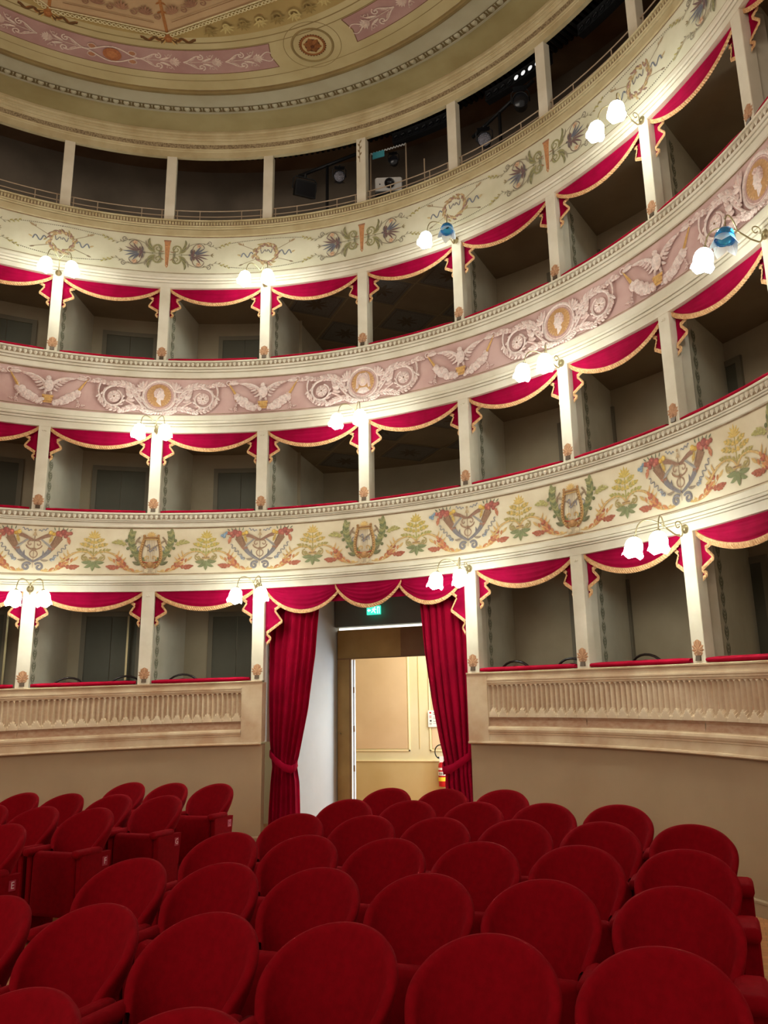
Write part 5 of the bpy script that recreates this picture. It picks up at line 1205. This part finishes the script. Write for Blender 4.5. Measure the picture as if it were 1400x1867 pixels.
HT, HA = 1.09, 0.79                      # theatre seat: top of back and top of arms (plan units)
SEAT_B = 0.25
def seat_meshes():
    out = {}
    mb = MB(); rows = []; A, B = 0.310, SEAT_B; th = 0.052
    for i in range(45):
        al = radians(-112+224*i/44); ca, sa = cos(al), sin(al); g = max(0.0, cos(al*90/112))**0.72
        top = HA-0.03+(HT-HA+0.03)*g
        def pt(off, z):
            t = max(0.0, min(1.0, (z-0.64)/0.32)); k = 0.76+0.24*t*t*(3-2*t)        # the shell narrows towards the arms
            lean = 0.24*max(0, z-0.45)
            return ((A-off)*sa*k, (B-off)*ca*k+lean-0.02, z)
        zb = 0.26; row = []; e = th/2
        for z in (zb, 0.5, 0.64): row.append(pt(0, min(z, top-0.04)))
        for t in (0.35, 0.7, 0.92): row.append(pt(-0.006*sin(pi*t), 0.64+(top-0.035-0.64)*t))
        for t in (0, 35, 70, 110, 145, 180):
            row.append(pt(e-e*cos(radians(t)), top-0.035+0.035*sin(radians(t))))
        for t in (0.92, 0.7, 0.35, 0.1): row.append(pt(th+0.014*sin(pi*t)*g, 0.60+(top-0.035-0.60)*t))
        for z in (0.5, zb): row.append(pt(th, min(z, top-0.04)))
        rows.append(row)
    mb.grid(rows); n = len(rows[0]); mb.F += [tuple(range(n)), tuple(range(len(mb.V)-1, len(mb.V)-n-1, -1))]
    out['backrest'] = mb
    def rbox(x0, x1, y0, y1, z0, z1, c, taper=0.0):
        mb = MB(); prof = [(0, c), (c*.3, c*.3), (c, 0)]
        rows = []
        for z, ins in ((z0, c), (z0+c*.3, c*.3), (z0+c, 0), (z1-c, 0), (z1-c*.3, c*.3), (z1, c)):
            f = taper*(1-(z-z0)/(z1-z0)); a0, a1, b0, b1 = x0+ins, x1-ins, y0+ins+f, y1-ins-f*0.6; r = max(0.004, c-ins)
            ring = []
            for cx_, cy_, an in ((a1-r, b1-r, 0), (a0+r, b1-r, 90), (a0+r, b0+r, 180), (a1-r, b0+r, 270)):
                for q in (0, 45, 90): ring.append((cx_+r*cos(radians(an+q)), cy_+r*sin(radians(an+q)), z))
            rows.append(ring)
        mb.grid(rows, close=True); m = len(rows[0]); mb.F += [tuple(range(m-1, -1, -1)), tuple(range(len(mb.V)-m, len(mb.V)))]
        return mb
    out['arm_l'] = rbox(-0.314, -0.228, -0.29, 0.06, HA-0.07, HA, 0.03); out['arm_r'] = rbox(0.228, 0.314, -0.29, 0.06, HA-0.07, HA, 0.03)
    out['arm_end'] = rbox(0.228, 0.372, -0.29, 0.06, HA-0.075, HA+0.005, 0.03)
    for key, x0, x1 in (('side_l', -0.308, -0.252), ('side_r', 0.252, 0.308), ('side_end', 0.262, 0.362)):
        mb = MB(); z0, z1 = 0.0, HA-0.05; c = 0.01
        lo = [(x0, -0.20), (x0+c, -0.21), (x1-c, -0.21), (x1, -0.20), (x1, 0.09), (x1-c, 0.10), (x0+c, 0.10), (x0, 0.09)]
        hi = [(x0, -0.22), (x0+c, -0.23), (x1-c, -0.23), (x1, -0.22), (x1, 0.17), (x1-c, 0.18), (x0+c, 0.18), (x0, 0.17)]
        mb.grid([[(x, y, z0) for x, y in lo], [(x, y, z1) for x, y in hi]], close=True); mb.F += [tuple(range(7, -1, -1)), tuple(range(8, 16))]
        out[key] = mb
    mb = rbox(-0.248, 0.248, -0.235, -0.115, 0.22, HA-0.03, 0.045); out['seat'] = mb
    return out
SM = seat_meshes(); SEAT_PROTO = {}
def theatre_seat(ax, ay, row_floor, label, group, letter=None, yaw=0.0, pale=False, end=False):
    """(ax, ay): plan position of the apex of the back"""
    root = bpy.data.objects.new('theatre_seat', None); COL.objects.link(root); root.empty_display_size = 0.1
    off = SEAT_B+0.24*(HT-0.45)-0.05
    root.location = W(ax+off*sin(yaw), ay-off*cos(yaw), row_floor); root.rotation_euler = (0, 0, yaw); tag(root, label, 'seat', group)
    if not SEAT_PROTO:
        for key, nm in (('backrest', 'backrest'), ('arm_l', 'armrest'), ('arm_r', 'armrest'), ('side_l', 'side_panel'), ('side_r', 'side_panel'), ('seat', 'seat')):
            SEAT_PROTO[key] = SM[key].build(nm, M['seat'], root, smooth=not nm.startswith('side'), local=True)
    else:
        for key, src in SEAT_PROTO.items():
            if end and key in ('arm_r', 'side_r'): continue
            c = src.copy(); COL.objects.link(c); c.parent = root
        if end:                           # wide arm that closes the row by the wall
            SM['arm_end'].build('armrest', M['seat'], root, smooth=True, local=True); SM['side_end'].build('side_panel', M['seat'], root, local=True)
    if letter:
        x = 0.3082; mb = MB(); yc, zc, h = 0.09, HA-0.13, 0.034
        mb.box(x-0.002, x+0.004, yc-h, yc+h, zc-h*1.15, zc+h*1.15); pl = mb.build('letter_plate', M['plate_pale' if pale else 'plate'], root, local=True)
        cu = bpy.data.curves.new('row_letter', 'FONT'); cu.body = letter; cu.size = 0.075*S; cu.align_x = 'CENTER'; cu.align_y = 'CENTER'; cu.extrude = 0.0006
        o = bpy.data.objects.new('row_letter', cu); COL.objects.link(o); o.location = ((x+0.005)*S, yc*S, zc*S); o.rotation_euler = (pi/2, 0, pi/2)
        bpy.context.view_layer.update(); me = bpy.data.meshes.new_from_object(o.evaluated_get(bpy.context.evaluated_depsgraph_get()))
        mx = o.matrix_basis.copy(); bpy.data.objects.remove(o); me.transform(mx); me.materials.clear(); link('row_letter', me, M['letter_dark' if pale else 'letter'], pl)
ROWS = [  # apex x of each seat, row by row from the back
    ([1.595, 2.139, 2.727], [-1.645, -1.113, -0.456], 'H'),
    ([1.603, 2.207, 2.77, 3.353, 3.906], [-1.986, -1.481, -0.817, -0.247], 'G'),
    ([1.676, 2.295, 2.773, 3.348, 3.921, 4.472], [-1.42, -0.852, -0.253], 'F'),
    ([1.700, 2.227, 2.810, 3.342, 3.926, 4.495], [-0.207], 'E'),
    ([1.723, 2.274, 2.803, 3.387, 3.924, 4.52], [], None),
    ([1.695, 2.273, 2.799, 3.333, 3.937, 4.534], [], None),
    ([2.782, 3.336], [], None)]
ROWORD = ['back row', 'second row from the back', 'third row from the back', 'fourth row from the back', 'fifth row from the back', 'sixth row from the back', 'nearest row']
KS = 1.133                                # the seats stand a little further off than first measured
def far(x, y): return CX+(x-CX)*KS, CY+(y-CY)*KS
def build_seats():
    for i, (rt, lf, let) in enumerate(ROWS):
        y = 3.27-0.967*i; zt = (-0.623-0.0232*i)*KS
        for j, x in enumerate(rt):
            base = (1.65+0.568*j) if i < 6 else (2.78+0.565*j)
            if i == 6: lab = 'red velvet seat in the nearest row at the bottom edge, the %s of two' % ('left' if j == 0 else 'right')
            else: lab = 'red velvet seat, right block, %s, %s from the aisle' % (ROWORD[i], ORD[j])
            theatre_seat(*far(0.1*x+0.9*base, y+0.03), zt-HT, lab, 'red velvet theatre seats', yaw=random.uniform(-.006, .006), end=(j == 5))
        for j, x in enumerate(lf[::-1]):
            base = (-0.28 if i else -0.48)-0.575*j
            L = let if j == 0 else None
            lab = 'red velvet seat, left block, %s, %s from the aisle' % (ROWORD[i], ORD[j])
            if L: lab = 'red velvet aisle seat with row letter %s on its side' % L
            theatre_seat(*far(0.1*x+0.9*base, y+0.03+(0.25 if i == 0 else 0)), zt-HT, lab, 'red velvet theatre seats', L, random.uniform(-.006, .006), L == 'H')
build_seats()
